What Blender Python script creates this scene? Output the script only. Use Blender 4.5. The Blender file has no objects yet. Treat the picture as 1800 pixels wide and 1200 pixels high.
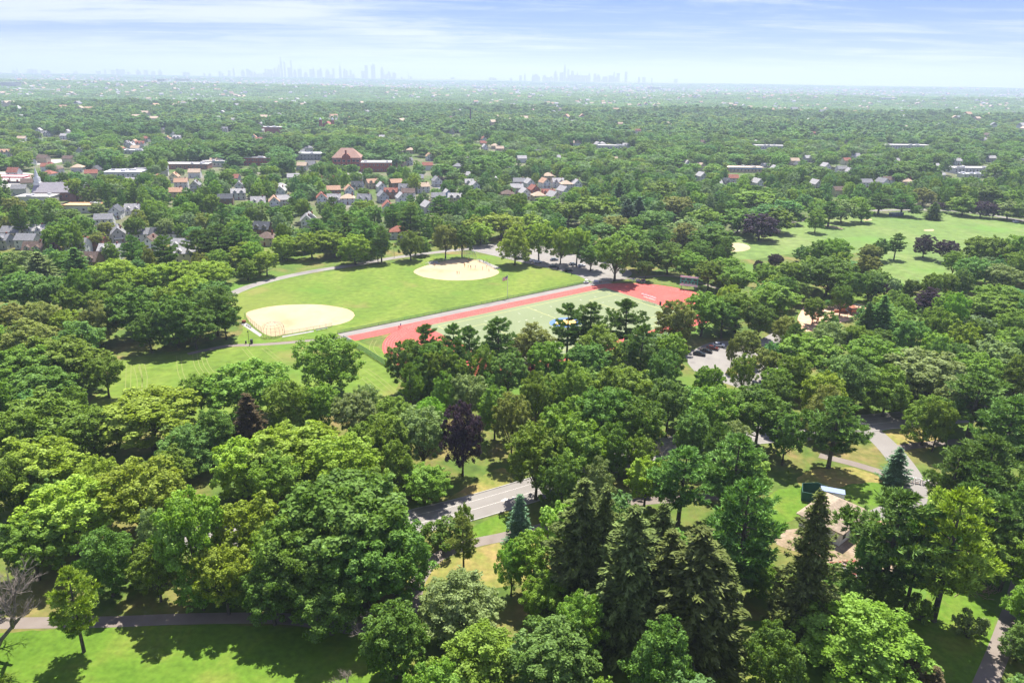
import bpy, math, random
import numpy as np
from mathutils import Vector, Matrix

random.seed(7); rng = np.random.default_rng(7)
SC = bpy.context.scene
COL = SC.collection
R = math.radians

# ------------------------------------------------------------------ camera
FPX, PITCH, ROLL, CAMZ = 1285.0, R(19.8), R(0.85), 95.0      # lens in pixels of an 1800 px wide frame
cam_d = bpy.data.cameras.new('camera'); cam = bpy.data.objects.new('camera', cam_d); COL.objects.link(cam)
cam_d.sensor_width = 36; cam_d.lens = 36 * FPX / 1800; cam_d.clip_start = 1; cam_d.clip_end = 120000
fw = Vector((0, math.cos(PITCH), -math.sin(PITCH))); up0 = Vector((0, math.sin(PITCH), math.cos(PITCH))); rt0 = Vector((1, 0, 0))
rt = rt0 * math.cos(ROLL) + up0 * math.sin(ROLL)
up = up0 * math.cos(ROLL) - rt0 * math.sin(ROLL)
cam.matrix_world = Matrix(((rt.x, up.x, -fw.x, 0), (rt.y, up.y, -fw.y, 0), (rt.z, up.z, -fw.z, CAMZ), (0, 0, 0, 1)))
SC.camera = cam
SC.render.resolution_x, SC.render.resolution_y = 1024, 682

# ------------------------------------------------------------------ light, sky, exposure
SUN_EL, SUN_AZ = R(62), R(9)                  # azimuth measured from +Y (the way the camera looks) towards +X
sd = bpy.data.lights.new('sun', 'SUN'); sd.energy = 5.0; sd.angle = R(0.53); sd.color = (1.0, .955, .87)
so = bpy.data.objects.new('sun', sd); COL.objects.link(so)
sdir = Vector((math.sin(SUN_AZ) * math.cos(SUN_EL), math.cos(SUN_AZ) * math.cos(SUN_EL), math.sin(SUN_EL)))
so.rotation_euler = sdir.to_track_quat('Z', 'Y').to_euler(); so.location = (0, 0, 400)
SC.view_settings.view_transform = 'Standard'; SC.view_settings.look = 'None'
SC.view_settings.exposure = 1.35; SC.view_settings.gamma = 1.0; SC.view_settings.use_curve_mapping = False

W = bpy.data.worlds.new('World'); SC.world = W; W.use_nodes = True
def world_sky():
    nt = W.node_tree; nt.nodes.clear(); N = nt.nodes.new; Lk = nt.links.new
    out = N('ShaderNodeOutputWorld')
    sky = N('ShaderNodeTexSky'); sky.sky_type = 'NISHITA'; sky.sun_disc = False
    sky.sun_elevation = SUN_EL; sky.sun_rotation = SUN_AZ; sky.altitude = 100
    sky.air_density = 1.0; sky.dust_density = 0.4; sky.ozone_density = 4.0
    tint = N('ShaderNodeMix'); tint.data_type = 'RGBA'; tint.blend_type = 'MULTIPLY'; tint.inputs[0].default_value = 1
    tint.inputs[7].default_value = (.13, .245, .86, 1); Lk(sky.outputs[0], tint.inputs[6])
    bg = N('ShaderNodeBackground'); bg.inputs[1].default_value = 0.075; Lk(tint.outputs[2], bg.inputs[0])
    tc = N('ShaderNodeTexCoord'); sx = N('ShaderNodeSeparateXYZ'); Lk(tc.outputs['Generated'], sx.inputs[0])
    def m(op, a, b=None):
        n = N('ShaderNodeMath'); n.operation = op
        for i, q in enumerate((a, b)):
            if q is None: continue
            if isinstance(q, (int, float)): n.inputs[i].default_value = q
            else: Lk(q, n.inputs[i])
        return n.outputs[0]
    z = m('ADD', m('MAXIMUM', sx.outputs[2], 0.0), 0.045)
    cv = N('ShaderNodeCombineXYZ'); Lk(m('DIVIDE', sx.outputs[0], z), cv.inputs[0]); Lk(m('DIVIDE', sx.outputs[1], z), cv.inputs[1])
    def noise(loc, rot, scl, s, det, dist):
        mp = N('ShaderNodeMapping'); mp.inputs['Location'].default_value = loc; mp.inputs['Rotation'].default_value = (0, 0, R(rot))
        mp.inputs['Scale'].default_value = scl; Lk(cv.outputs[0], mp.inputs[0])
        t = N('ShaderNodeTexNoise'); t.inputs['Scale'].default_value = s; t.inputs['Detail'].default_value = det
        t.inputs['Roughness'].default_value = .62; t.inputs['Distortion'].default_value = dist; Lk(mp.outputs[0], t.inputs[0]); return t.outputs[0]
    fine = noise((3.1, 7.7, 0), 10, (.22, .42, 1), 1.3, 9, 1.0)
    big = noise((4.7, 21.4, 0), -20, (.085, .13, 1), 1.0, 3, .3)
    wis = noise((9.2, 1.4, 0), -28, (.4, 1.0, 1), 1.2, 9, 1.6)
    c = m('ADD', m('ADD', m('MULTIPLY', fine, .62), m('MULTIPLY', big, .75)), m('MULTIPLY', wis, .42))
    mr = N('ShaderNodeMapRange'); mr.interpolation_type = 'SMOOTHSTEP'; mr.inputs[1].default_value = .77; mr.inputs[2].default_value = 1.05
    mr.inputs[3].default_value = 0; mr.inputs[4].default_value = .85; Lk(c, mr.inputs[0])
    bg2 = N('ShaderNodeBackground'); bg2.inputs[0].default_value = (.88, .92, 1.0, 1); bg2.inputs[1].default_value = .42
    mx = N('ShaderNodeMixShader'); Lk(mr.outputs[0], mx.inputs[0]); Lk(bg.outputs[0], mx.inputs[1]); Lk(bg2.outputs[0], mx.inputs[2])
    Lk(mx.outputs[0], out.inputs[0])
world_sky()
cy = SC.cycles
SC.render.engine = 'CYCLES'
cy.use_denoising = True; cy.denoiser = 'OPENIMAGEDENOISE'
cy.max_bounces = 5; cy.diffuse_bounces = 3; cy.glossy_bounces = 2; cy.transmission_bounces = 3; cy.volume_bounces = 2; cy.transparent_max_bounces = 6
cy.use_adaptive_sampling = True; cy.adaptive_threshold = 0.02
cy.caustics_reflective = False; cy.caustics_refractive = False

# ------------------------------------------------------------------ projection helpers (a photo pixel becomes a point on the ground)
def ray(u, v):
    return (rt * (u - 900) + up * (600 - v) + fw * FPX)
def G(u, v, z=0.0):
    d = ray(u, v); t = (z - CAMZ) / d.z
    return Vector((d.x * t, d.y * t, z))
def depth_at(u, v, z=0.0):
    p = G(u, v, z) - Vector((0, 0, CAMZ)); return p.dot(fw)
def proj(x, y, z):
    p = Vector((x, y, z - CAMZ)); d = p.dot(fw)
    if d < 1: return None
    return 900 + FPX * p.dot(rt) / d, 600 - FPX * p.dot(up) / d, d
def sst(a, b, x):
    t = min(1, max(0, (x - a) / (b - a))); return t * t * (3 - 2 * t)
def gau(x, y, cx, cy_, sx, sy):
    return math.exp(-((x - cx) / sx) ** 2 - ((y - cy_) / sy) ** 2)
def TZ(x, y):
    r = math.hypot(x, y)
    if r < 1500: return 0.0
    z = -16 * sst(2300, 3000, r) + 10 * sst(3200, 5200, r)
    z += 34 * gau(x, y, -2900, 5200, 1900, 700) + 20 * gau(x, y, 3300, 4700, 1500, 420) + 9 * gau(x, y, 1200, 2250, 1500, 260)
    z += 5 * math.sin(x * .0021 + 1) * math.cos(y * .0017) * sst(1600, 2400, r)
    return z + 52 * sst(8200, 11800, r)
# ------------------------------------------------------------------ materials
MATS = {}
def mat(name, col=(.5, .5, .5), rough=.7, spec=.3, metal=0, noise=None, objcol=False, bump=None, emit=None):
    """noise = (scale, amount[, second colour]) in object space metres"""
    if name in MATS: return MATS[name]
    m = bpy.data.materials.new(name); m.use_nodes = True; nt = m.node_tree; b = nt.nodes['Principled BSDF']
    b.inputs['Base Color'].default_value = (*col, 1); b.inputs['Roughness'].default_value = rough
    b.inputs['Specular IOR Level'].default_value = spec; b.inputs['Metallic'].default_value = metal
    src = None
    if objcol:
        oi = nt.nodes.new('ShaderNodeObjectInfo'); src = oi.outputs['Color']
    if noise:
        tc = nt.nodes.new('ShaderNodeTexCoord'); t = nt.nodes.new('ShaderNodeTexNoise'); t.inputs['Scale'].default_value = noise[0]; t.inputs['Detail'].default_value = 6
        nt.links.new(tc.outputs['Object'], t.inputs[0])
        mr = nt.nodes.new('ShaderNodeMapRange'); mr.inputs[1].default_value = .3; mr.inputs[2].default_value = .7; mr.inputs[3].default_value = 1 - noise[1]; mr.inputs[4].default_value = 1 + noise[1]
        nt.links.new(t.outputs[0], mr.inputs[0])
        mx = nt.nodes.new('ShaderNodeMix'); mx.data_type = 'RGBA'; mx.blend_type = 'MULTIPLY'; mx.inputs[0].default_value = 1
        if src: nt.links.new(src, mx.inputs[6])
        else: mx.inputs[6].default_value = (*col, 1)
        nt.links.new(mr.outputs[0], mx.inputs[7]); src = mx.outputs[2]
    if src: nt.links.new(src, b.inputs['Base Color'])
    MATS[name] = m; return m

def ramp_mat(name, cols, scale, scale2=None, rough=.9, stretch=(1, 1, 1), extra=None, detail=8, dist=.4, bump=0):
    """ground surfaces: a noise runs over a colour ramp; a second noise varies the brightness; extra = (scale, colour, threshold) adds patches"""
    m = bpy.data.materials.new(name); m.use_nodes = True; nt = m.node_tree; N = nt.nodes.new; Lk = nt.links.new
    b = nt.nodes['Principled BSDF']; b.inputs['Roughness'].default_value = rough; b.inputs['Specular IOR Level'].default_value = .15
    tc = N('ShaderNodeTexCoord'); mp = N('ShaderNodeMapping'); mp.inputs['Scale'].default_value = stretch; Lk(tc.outputs['Object'], mp.inputs[0])
    t = N('ShaderNodeTexNoise'); t.inputs['Scale'].default_value = scale; t.inputs['Detail'].default_value = detail; t.inputs['Distortion'].default_value = dist
    t.inputs['Roughness'].default_value = .6; Lk(mp.outputs[0], t.inputs[0])
    cr = N('ShaderNodeValToRGB'); Lk(t.outputs[0], cr.inputs[0])
    el = cr.color_ramp.elements
    n = len(cols)
    for i, c in enumerate(cols):
        pos = .3 + .4 * i / max(1, n - 1)
        if i < 2: e = el[i]; e.position = pos
        else: e = el.new(pos)
        e.color = (*c, 1)
    src = cr.outputs[0]
    if scale2:
        t2 = N('ShaderNodeTexNoise'); t2.inputs['Scale'].default_value = scale2; t2.inputs['Detail'].default_value = 6; Lk(tc.outputs['Object'], t2.inputs[0])
        mr = N('ShaderNodeMapRange'); mr.inputs[1].default_value = .3; mr.inputs[2].default_value = .7; mr.inputs[3].default_value = .78; mr.inputs[4].default_value = 1.2; Lk(t2.outputs[0], mr.inputs[0])
        mx = N('ShaderNodeMix'); mx.data_type = 'RGBA'; mx.blend_type = 'MULTIPLY'; mx.inputs[0].default_value = 1; Lk(src, mx.inputs[6]); Lk(mr.outputs[0], mx.inputs[7]); src = mx.outputs[2]
    for ex in (extra or []):
        t3 = N('ShaderNodeTexNoise'); t3.inputs['Scale'].default_value = ex[0]; t3.inputs['Detail'].default_value = 5; t3.noise_dimensions = '4D'; t3.inputs['W'].default_value = ex[0] * 91; Lk(tc.outputs['Object'], t3.inputs[0])
        mr = N('ShaderNodeMapRange'); mr.interpolation_type = 'SMOOTHSTEP'; mr.inputs[1].default_value = ex[2]; mr.inputs[2].default_value = ex[2] + .14; mr.inputs[4].default_value = ex[3] if len(ex) > 3 else .9; Lk(t3.outputs[0], mr.inputs[0])
        mx = N('ShaderNodeMix'); mx.data_type = 'RGBA'; Lk(mr.outputs[0], mx.inputs[0]); Lk(src, mx.inputs[6]); mx.inputs[7].default_value = (*ex[1], 1); src = mx.outputs[2]
    Lk(src, b.inputs['Base Color'])
    if bump:
        bp = N('ShaderNodeBump'); bp.inputs['Strength'].default_value = .6; bp.inputs['Distance'].default_value = bump
        t4 = N('ShaderNodeTexNoise'); t4.inputs['Scale'].default_value = 2.2; t4.inputs['Detail'].default_value = 4; Lk(tc.outputs['Object'], t4.inputs[0]); Lk(t4.outputs[0], bp.inputs['Height']); Lk(bp.outputs[0], b.inputs['Normal'])
    MATS[name] = m; return m

def leaf_mat(name, trans=.3, vary=.35, rough=.6, spec=.10, col=None):
    m = bpy.data.materials.new(name); m.use_nodes = True; nt = m.node_tree; N = nt.nodes.new; Lk = nt.links.new
    b = nt.nodes['Principled BSDF']; b.inputs['Roughness'].default_value = rough; b.inputs['Specular IOR Level'].default_value = spec
    oi = N('ShaderNodeObjectInfo'); ge = N('ShaderNodeNewGeometry')
    hs = N('ShaderNodeHueSaturation')
    if col: hs.inputs['Color'].default_value = (*col, 1)
    else: Lk(oi.outputs['Color'], hs.inputs['Color'])
    def mr(src, a, c):
        q = N('ShaderNodeMapRange'); q.inputs[3].default_value = a; q.inputs[4].default_value = c; Lk(src, q.inputs[0]); return q.outputs[0]
    Lk(mr(oi.outputs['Random'], .487, .513), hs.inputs['Hue'])
    mu = N('ShaderNodeMath'); mu.operation = 'MULTIPLY'; Lk(mr(oi.outputs['Random'], .86, 1.14), mu.inputs[0]); Lk(mr(ge.outputs['Random Per Island'], 1 - vary, 1 + vary), mu.inputs[1])
    tc = N('ShaderNodeTexCoord'); tn = N('ShaderNodeTexNoise'); tn.inputs['Scale'].default_value = .33; tn.inputs['Detail'].default_value = 3; Lk(tc.outputs['Object'], tn.inputs[0])
    m2 = N('ShaderNodeMath'); m2.operation = 'MULTIPLY'; Lk(mu.outputs[0], m2.inputs[0]); nv = N('ShaderNodeMapRange'); nv.inputs[1].default_value = .3; nv.inputs[2].default_value = .7; nv.inputs[3].default_value = .74; nv.inputs[4].default_value = 1.28; Lk(tn.outputs[0], nv.inputs[0]); Lk(nv.outputs[0], m2.inputs[1])
    Lk(m2.outputs[0], hs.inputs['Value'])
    sv = N('ShaderNodeMapRange'); sv.inputs[1].default_value = .3; sv.inputs[2].default_value = .7; sv.inputs[3].default_value = 1.08; sv.inputs[4].default_value = .90; Lk(tn.outputs[0], sv.inputs[0]); Lk(sv.outputs[0], hs.inputs['Saturation'])
    Lk(hs.outputs[0], b.inputs['Base Color'])
    tr = N('ShaderNodeBsdfTranslucent'); w = N('ShaderNodeMix'); w.data_type = 'RGBA'; w.blend_type = 'MULTIPLY'; w.inputs[0].default_value = 1
    Lk(hs.outputs[0], w.inputs[6]); w.inputs[7].default_value = (1.3, 1.25, .6, 1); Lk(w.outputs[2], tr.inputs[0])
    mx = N('ShaderNodeMixShader'); mx.inputs[0].default_value = trans; Lk(b.outputs[0], mx.inputs[1]); Lk(tr.outputs[0], mx.inputs[2])
    Lk(mx.outputs[0], nt.nodes['Material Output'].inputs[0]); MATS[name] = m; return m
def mesh_mat(name, col, opaque):
    m = bpy.data.materials.new(name); m.use_nodes = True; nt = m.node_tree; b = nt.nodes['Principled BSDF']; b.inputs['Base Color'].default_value = (*col, 1); b.inputs['Roughness'].default_value = .6
    t = nt.nodes.new('ShaderNodeBsdfTransparent'); mx = nt.nodes.new('ShaderNodeMixShader'); mx.inputs[0].default_value = opaque
    nt.links.new(t.outputs[0], mx.inputs[1]); nt.links.new(b.outputs[0], mx.inputs[2]); nt.links.new(mx.outputs[0], nt.nodes['Material Output'].inputs[0]); MATS[name] = m; return m

TRANS = .37
LEAF = leaf_mat('leaf', TRANS); NEEDLE = leaf_mat('needle', .2, .4, .7, .06)
BARK = mat('bark', (.10, .085, .065), .9, .1, noise=(1.5, .4)); DEAD = mat('dead_wood', (.20, .17, .145), .9, .1, noise=(2, .3))
WALL = mat('house_wall', rough=.75, objcol=True, noise=(.6, .10)); ROOF = mat('roof_shingle', rough=.9, spec=.1, objcol=True, noise=(1.4, .25))
WHITE = mat('white_paint', (.66, .66, .65), .5); GLASS = mat('window_glass', (.035, .045, .06), .12, .5)
BRICK = mat('red_brick', (.26, .085, .06), .85, noise=(.8, .25)); CONC = mat('concrete', (.30, .285, .265), .9, noise=(.5, .15))
DARKM = mat('dark_metal', (.03, .032, .035), .5); STEEL = mat('galvanised_steel', (.42, .43, .44), .45, metal=.4); GREENM = mat('green_metal', (.03, .13, .08), .5)
PAINT = mat('paint', rough=.45, objcol=True); CARP = mat('car_paint', rough=.25, spec=.5, objcol=True); RUB = mat('rubber', (.015, .015, .015), .8)
WOOD = mat('wood', (.28, .19, .12), .8, noise=(2, .25))

# ------------------------------------------------------------------ mesh helpers
class MB:
    def __init__(s): s.v = []; s.f = []; s.m = []
    def quad(s, pts, mi=0):
        i = len(s.v); s.v += [tuple(p) for p in pts]; s.f.append(tuple(range(i, i + len(pts)))); s.m.append(mi)
    def box(s, x0, y0, z0, x1, y1, z1, mi=0):
        i = len(s.v); s.v += [(x0, y0, z0), (x1, y0, z0), (x1, y1, z0), (x0, y1, z0), (x0, y0, z1), (x1, y0, z1), (x1, y1, z1), (x0, y1, z1)]
        for f in ((3, 2, 1, 0), (4, 5, 6, 7), (0, 1, 5, 4), (1, 2, 6, 5), (2, 3, 7, 6), (3, 0, 4, 7)): s.f.append(tuple(i + k for k in f)); s.m.append(mi)
    def prism(s, poly, axis, a, b, mi=0):
        """poly: 2-D outline; extruded along axis 'x' (poly = y,z), 'y' (poly = x,z) or 'z'"""
        i = len(s.v); n = len(poly)
        for t in (a, b):
            for p, q in poly: s.v.append((t, p, q) if axis == 'x' else (p, t, q) if axis == 'y' else (p, q, t))
        s.f.append(tuple(range(i + n - 1, i - 1, -1))); s.f.append(tuple(range(i + n, i + 2 * n))); s.m += [mi, mi]
        for k in range(n): s.f.append((i + k, i + (k + 1) % n, i + n + (k + 1) % n, i + n + k)); s.m.append(mi)
    def tube(s, pts, rads, n=6, mi=0):
        pts = [Vector(p) for p in pts]; i0 = len(s.v)
        for k, p in enumerate(pts):
            d = (pts[min(k + 1, len(pts) - 1)] - pts[max(k - 1, 0)]).normalized()
            a = d.orthogonal().normalized(); b = d.cross(a); r = rads[k] if hasattr(rads, '__len__') else rads
            for j in range(n):
                t = 2 * math.pi * j / n; s.v.append(tuple(p + a * (r * math.cos(t)) + b * (r * math.sin(t))))
        for k in range(len(pts) - 1):
            for j in range(n):
                a = i0 + k * n + j; b = i0 + k * n + (j + 1) % n; s.f.append((a, b, b + n, a + n)); s.m.append(mi)
        s.f.append(tuple(i0 + j for j in range(n))); s.m.append(mi); e = i0 + (len(pts) - 1) * n
        s.f.append(tuple(e + n - 1 - j for j in range(n))); s.m.append(mi)
    def mesh(s, name, mats):
        me = bpy.data.meshes.new(name); me.from_pydata(s.v, [], s.f)
        for m in (mats if isinstance(mats, (list, tuple)) else [mats]): me.materials.append(m)
        me.polygons.foreach_set('material_index', s.m); me.update(); return me

def obj(name, me, parent=None, loc=None, col=None):
    o = bpy.data.objects.new(name, me); COL.objects.link(o)
    if parent: o.parent = parent
    if loc is not None: o.location = loc
    if col is not None: o.color = (*col, 1)
    return o
def thing(name, label, cat, loc=(0, 0, 0), rz=0, group=None, scale=None):
    o = bpy.data.objects.new(name, None); COL.objects.link(o); o.location = loc; o.rotation_euler = (0, 0, rz)
    o.empty_display_size = .5
    if scale is not None: o.scale = scale
    return tag(o, label, cat, group)
def tag(o, label, cat, group=None, kind=None):
    if label: o['label'] = label
    if cat: o['category'] = cat
    if group: o['group'] = group
    if kind: o['kind'] = kind
    return o
def struct(o): o['kind'] = 'structure'; return o
def copy_tree(root):
    r = root.copy(); COL.objects.link(r)
    for ch in root.children:
        c = ch.copy(); COL.objects.link(c); c.parent = r
        for g in ch.children:
            d = g.copy(); COL.objects.link(d); d.parent = c
    return r
def inpoly(x, y, poly):
    c = False; n = len(poly); j = n - 1
    for i in range(n):
        xi, yi = poly[i]; xj, yj = poly[j]
        if (yi > y) != (yj > y) and x < (xj - xi) * (y - yi) / (yj - yi) + xi: c = not c
        j = i
    return c
def catmull(p, closed=False, k=6):
    out = []; n = len(p)
    for i in range(n if closed else n - 1):
        a = p[(i - 1) % n] if closed else p[max(i - 1, 0)]; b = p[i]; c = p[(i + 1) % n]; d = p[(i + 2) % n] if closed else p[min(i + 2, n - 1)]
        for j in range(k):
            t = j / k; out.append(tuple(.5 * ((2 * b[q]) + (-a[q] + c[q]) * t + (2 * a[q] - 5 * b[q] + 4 * c[q] - d[q]) * t * t + (-a[q] + 3 * b[q] - 3 * c[q] + d[q]) * t ** 3) for q in (0, 1)))
    if not closed: out.append(tuple(p[-1][:2]))
    return out
OPEN = []          # ground polygons where no tree may stand
def sheet(name, px, z, m, smooth=True, jit=.35, block=True):
    w = [tuple(G(u, v)[:2]) for u, v in px]
    if smooth: w = catmull(w, True, 6)
    if jit: w = [(x + random.uniform(-jit, jit), y + random.uniform(-jit, jit)) for x, y in w]
    if block: OPEN.append(w)
    me = bpy.data.meshes.new(name); me.from_pydata([(x, y, z) for x, y in w], [], [tuple(range(len(w)))]); me.materials.append(m); me.update()
    if me.polygons[0].normal.z < 0: me.flip_normals()
    return struct(obj(name, me))
def ribbon_mesh(name, pts, width, z, m, k=8, thick=None, off=0):
    p = catmull([tuple(q[:2]) for q in pts], False, k); b = MB(); n = len(p); L = []; Rr = []
    for i in range(n):
        a = Vector(p[max(i - 1, 0)]); c = Vector(p[min(i + 1, n - 1)]); d = (c - a).normalized(); nn = Vector((-d.y, d.x)); q = Vector(p[i])
        L.append(q + nn * (off + width / 2)); Rr.append(q + nn * (off - width / 2))
    for i in range(n - 1):
        b.quad([(*Rr[i], z), (*Rr[i + 1], z), (*L[i + 1], z), (*L[i], z)])
        if thick:
            b.quad([(*Rr[i], z - thick), (*Rr[i + 1], z - thick), (*Rr[i + 1], z), (*Rr[i], z)]); b.quad([(*L[i + 1], z - thick), (*L[i], z - thick), (*L[i], z), (*L[i + 1], z)])
    return b.mesh(name, m), p
def road(name, px, width, z, m, block=True):
    me, p = ribbon_mesh(name, [G(u, v) for u, v in px], width, z, m)
    if block: ROADS.append((p, width / 2))
    return struct(obj(name, me))
ROADS = []

# ------------------------------------------------------------------ ground
GRASS = ramp_mat('park_ground', [(.05, .085, .016), (.075, .12, .02), (.13, .13, .035), (.20, .15, .06)], .07, .5, extra=[(.02, (.085, .16, .022), .50, .9)], bump=.05)
LAWN = ramp_mat('mown_lawn', [(.085, .140, .018), (.112, .170, .022), (.150, .190, .034)], .05, .35, stretch=(1, .45, 1), extra=[(.035, (.21, .165, .06), .57, .6), (.06, (.085, .17, .018), .56, .6), (.011, (.16, .175, .04), .5, .5)])
LAWNF = ramp_mat('front_lawn', [(.060, .125, .010), (.085, .155, .014), (.135, .17, .026)], .09, .9, extra=[(.08, (.24, .19, .06), .60, .6)], bump=.03)
LAWNR = ramp_mat('far_lawn', [(.095, .155, .038), (.118, .178, .042), (.155, .19, .065)], .03, .2, stretch=(1, .4, 1), extra=[(.02, (.10, .21, .03), .56, .6)])
DRY = ramp_mat('dry_grass', [(.11, .15, .025), (.20, .18, .05), (.27, .19, .08)], .12, .8)
CLAY = ramp_mat('infield_clay', [(.34, .265, .155), (.375, .295, .18), (.40, .325, .21)], .06, None, stretch=(1, .5, 1), extra=[(.09, (.29, .205, .105), .56, .6)], dist=1)
TRACK = ramp_mat('track_rubber', [(.38, .075, .062), (.42, .088, .074), (.45, .10, .084)], .12, 1.5)
TRACKD = ramp_mat('track_rubber_bend', [(.36, .07, .06), (.40, .084, .07), (.43, .095, .08)], .15, 1.2)
TURF = ramp_mat('synthetic_turf', [(.158, .190, .098), (.172, .203, .108), (.186, .216, .120)], .03, None)
ASPH = ramp_mat('worn_asphalt', [(.195, .18, .165), (.215, .20, .185), (.235, .22, .20)], .15, None, extra=[(.12, (.13, .12, .117), .56, .6)])
ROADM = ramp_mat('road_asphalt', [(.19, .175, .16), (.205, .19, .175), (.22, .205, .188)], .12, None, extra=[(.3, (.15, .14, .13), .66, .4)])
PATHM = ramp_mat('path_asphalt', [(.165, .135, .115), (.185, .155, .135), (.205, .175, .15)], .2, None)
SUBG = ramp_mat('town_ground', [(.05, .08, .02), (.07, .11, .025), (.11, .11, .06), (.17, .16, .14)], .02, .2)

def ground():
    b = MB(); rings = [0, 60, 150, 300, 500, 800, 1100, 1400, 1600, 1800, 2000, 2200, 2400, 2700, 3000, 3400, 3800, 4200, 4600, 5000, 5400, 5800, 6300, 7000, 8000, 10000, 13000, 17000, 22000, 28000]
    n = 96; idx = []
    for r in rings:
        row = []
        for j in range(n):
            a = 2 * math.pi * j / n; x, y = r * math.sin(a), r * math.cos(a); row.append(len(b.v)); b.v.append((x, y, TZ(x, y)))
        idx.append(row)
    for i in range(len(rings) - 1):
        for j in range(n):
            k = (j + 1) % n
            b.f.append((idx[i][j], idx[i][k], idx[i + 1][k], idx[i + 1][j]) if i else (idx[0][0], idx[1][k], idx[1][j])[::1]); b.m.append(0 if rings[i] < 500 else 1)
    me = b.mesh('ground', [GRASS, SUBG])
    # make every face look up
    for p in me.polygons:
        if p.normal.z < 0: p.flip()
    for p in me.polygons: p.use_smooth = True
    struct(obj('ground', me))
ground()

OUTF = [(404, 522), (440, 509), (490, 494), (560, 480), (640, 469), (690, 461), (740, 453), (790, 448), (860, 449), (900, 458), (960, 472), (1034, 491), (1020, 497), (890, 526), (740, 560), (598, 589), (500, 599), (410, 606), (428, 575)]
sheet('lawn', OUTF, .01, LAWN)
LOWF = [(212, 634), (300, 619), (420, 609), (520, 602), (610, 595), (640, 605), (668, 612), (688, 636), (700, 660), (690, 705), (640, 720), (520, 730), (300, 740), (160, 720), (185, 682), (210, 660)]
sheet('lawn', LOWF, .012, LAWN)
RIGHTF = [(1270, 425), (1292, 408), (1330, 400), (1410, 390), (1500, 378), (1640, 374), (1700, 376), (1800, 392), (1900, 405), (1900, 440), (1800, 440), (1720, 455), (1690, 500), (1600, 500), (1545, 490), (1540, 455), (1500, 445), (1400, 445), (1330, 455), (1290, 452)]
sheet('lawn', RIGHTF, .01, LAWNR)
FRONT = [(-200, 1240), (-200, 1130), (0, 1112), (150, 1102), (300, 1098), (480, 1100), (620, 1116), (720, 1150), (800, 1200), (900, 1260), (400, 1330)]
sheet('lawn', FRONT, .01, LAWNF, block=False)
BRF = [(1640, 1000), (1720, 1020), (1750, 1050), (1745, 1120), (1725, 1210), (1600, 1260), (1100, 1260), (1020, 1160), (960, 1060), (1040, 1060), (1200, 1090), (1400, 1090), (1600, 1080)]
sheet('lawn', BRF, .014, LAWNF, block=False)
sheet('lawn', [(1330, 900), (1370, 860), (1430, 850), (1500, 832), (1570, 845), (1590, 870), (1560, 890), (1480, 880), (1420, 900), (1360, 925)], .012, LAWNF, block=False)
sheet('dry_lawn', [(1400, 845), (1430, 825), (1500, 822), (1555, 845), (1500, 850), (1440, 862)], .018, DRY, block=False)
sheet('dry_lawn', [(1545, 765), (1605, 745), (1660, 760), (1640, 790), (1590, 790)], .014, DRY, block=False)
sheet('dry_lawn', [(770, 892), (820, 855), (880, 822), (905, 850), (890, 866), (820, 884)], .014, DRY, block=False)
sheet('lawn', [(838, 922), (905, 900), (900, 935), (840, 950), (770, 968)], .016, LAWNF, block=False)
sheet('dry_lawn', [(700, 1010), (780, 985), (880, 952), (960, 940), (960, 1010), (800, 1040)], .018, DRY, block=False)
sheet('dry_lawn', [(1640, 868), (1700, 862), (1730, 890), (1680, 900)], .016, DRY, block=False)
sheet('lawn', [(1440, 512), (1530, 505), (1560, 520), (1530, 540), (1450, 540)], .014, LAWN, block=False)

def marks():
    m = mat('pale_wheel_mark', (.165, .19, .05), .9)
    for px in ([(310, 625), (313, 655), (325, 680), (332, 692)], [(338, 620), (343, 645), (360, 668), (372, 680)], [(352, 620), (360, 645), (380, 668)], [(425, 612), (450, 640), (470, 655)], [(245, 640), (250, 665), (247, 690)], [(222, 640), (221, 665), (220, 690)], [(460, 612), (490, 636)], [(640, 650), (665, 668), (690, 690)], [(636, 665), (660, 685), (684, 700)], [(655, 598), (650, 615), (672, 640)], [(235, 645), (241, 668), (240, 690)]):
        me, _ = ribbon_mesh('wheel_mark', [G(u, v) for u, v in px], .22, .02, m); struct(obj('wheel_mark', me))
        me, _ = ribbon_mesh('wheel_mark', [G(u, v) for u, v in px], .22, .02, m, off=1.5); struct(obj('wheel_mark', me))
marks()
# infields
def infield(px, z=.02):
    o = sheet('infield', px, z, CLAY, jit=.12)
    return o
infield([(432, 553), (445, 545), (480, 538), (525, 535), (570, 536), (610, 543), (623, 552), (617, 562), (600, 569), (560, 577), (505, 587), (480, 591), (462, 585), (445, 572)])
infield([(727, 477), (745, 468), (780, 459), (812, 455), (838, 457), (858, 466), (877, 477), (868, 485), (840, 491), (805, 493), (770, 491), (742, 486)])
infield([(1262, 436), (1275, 430), (1296, 427), (1312, 430), (1319, 436), (1308, 441), (1285, 442)])

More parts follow.
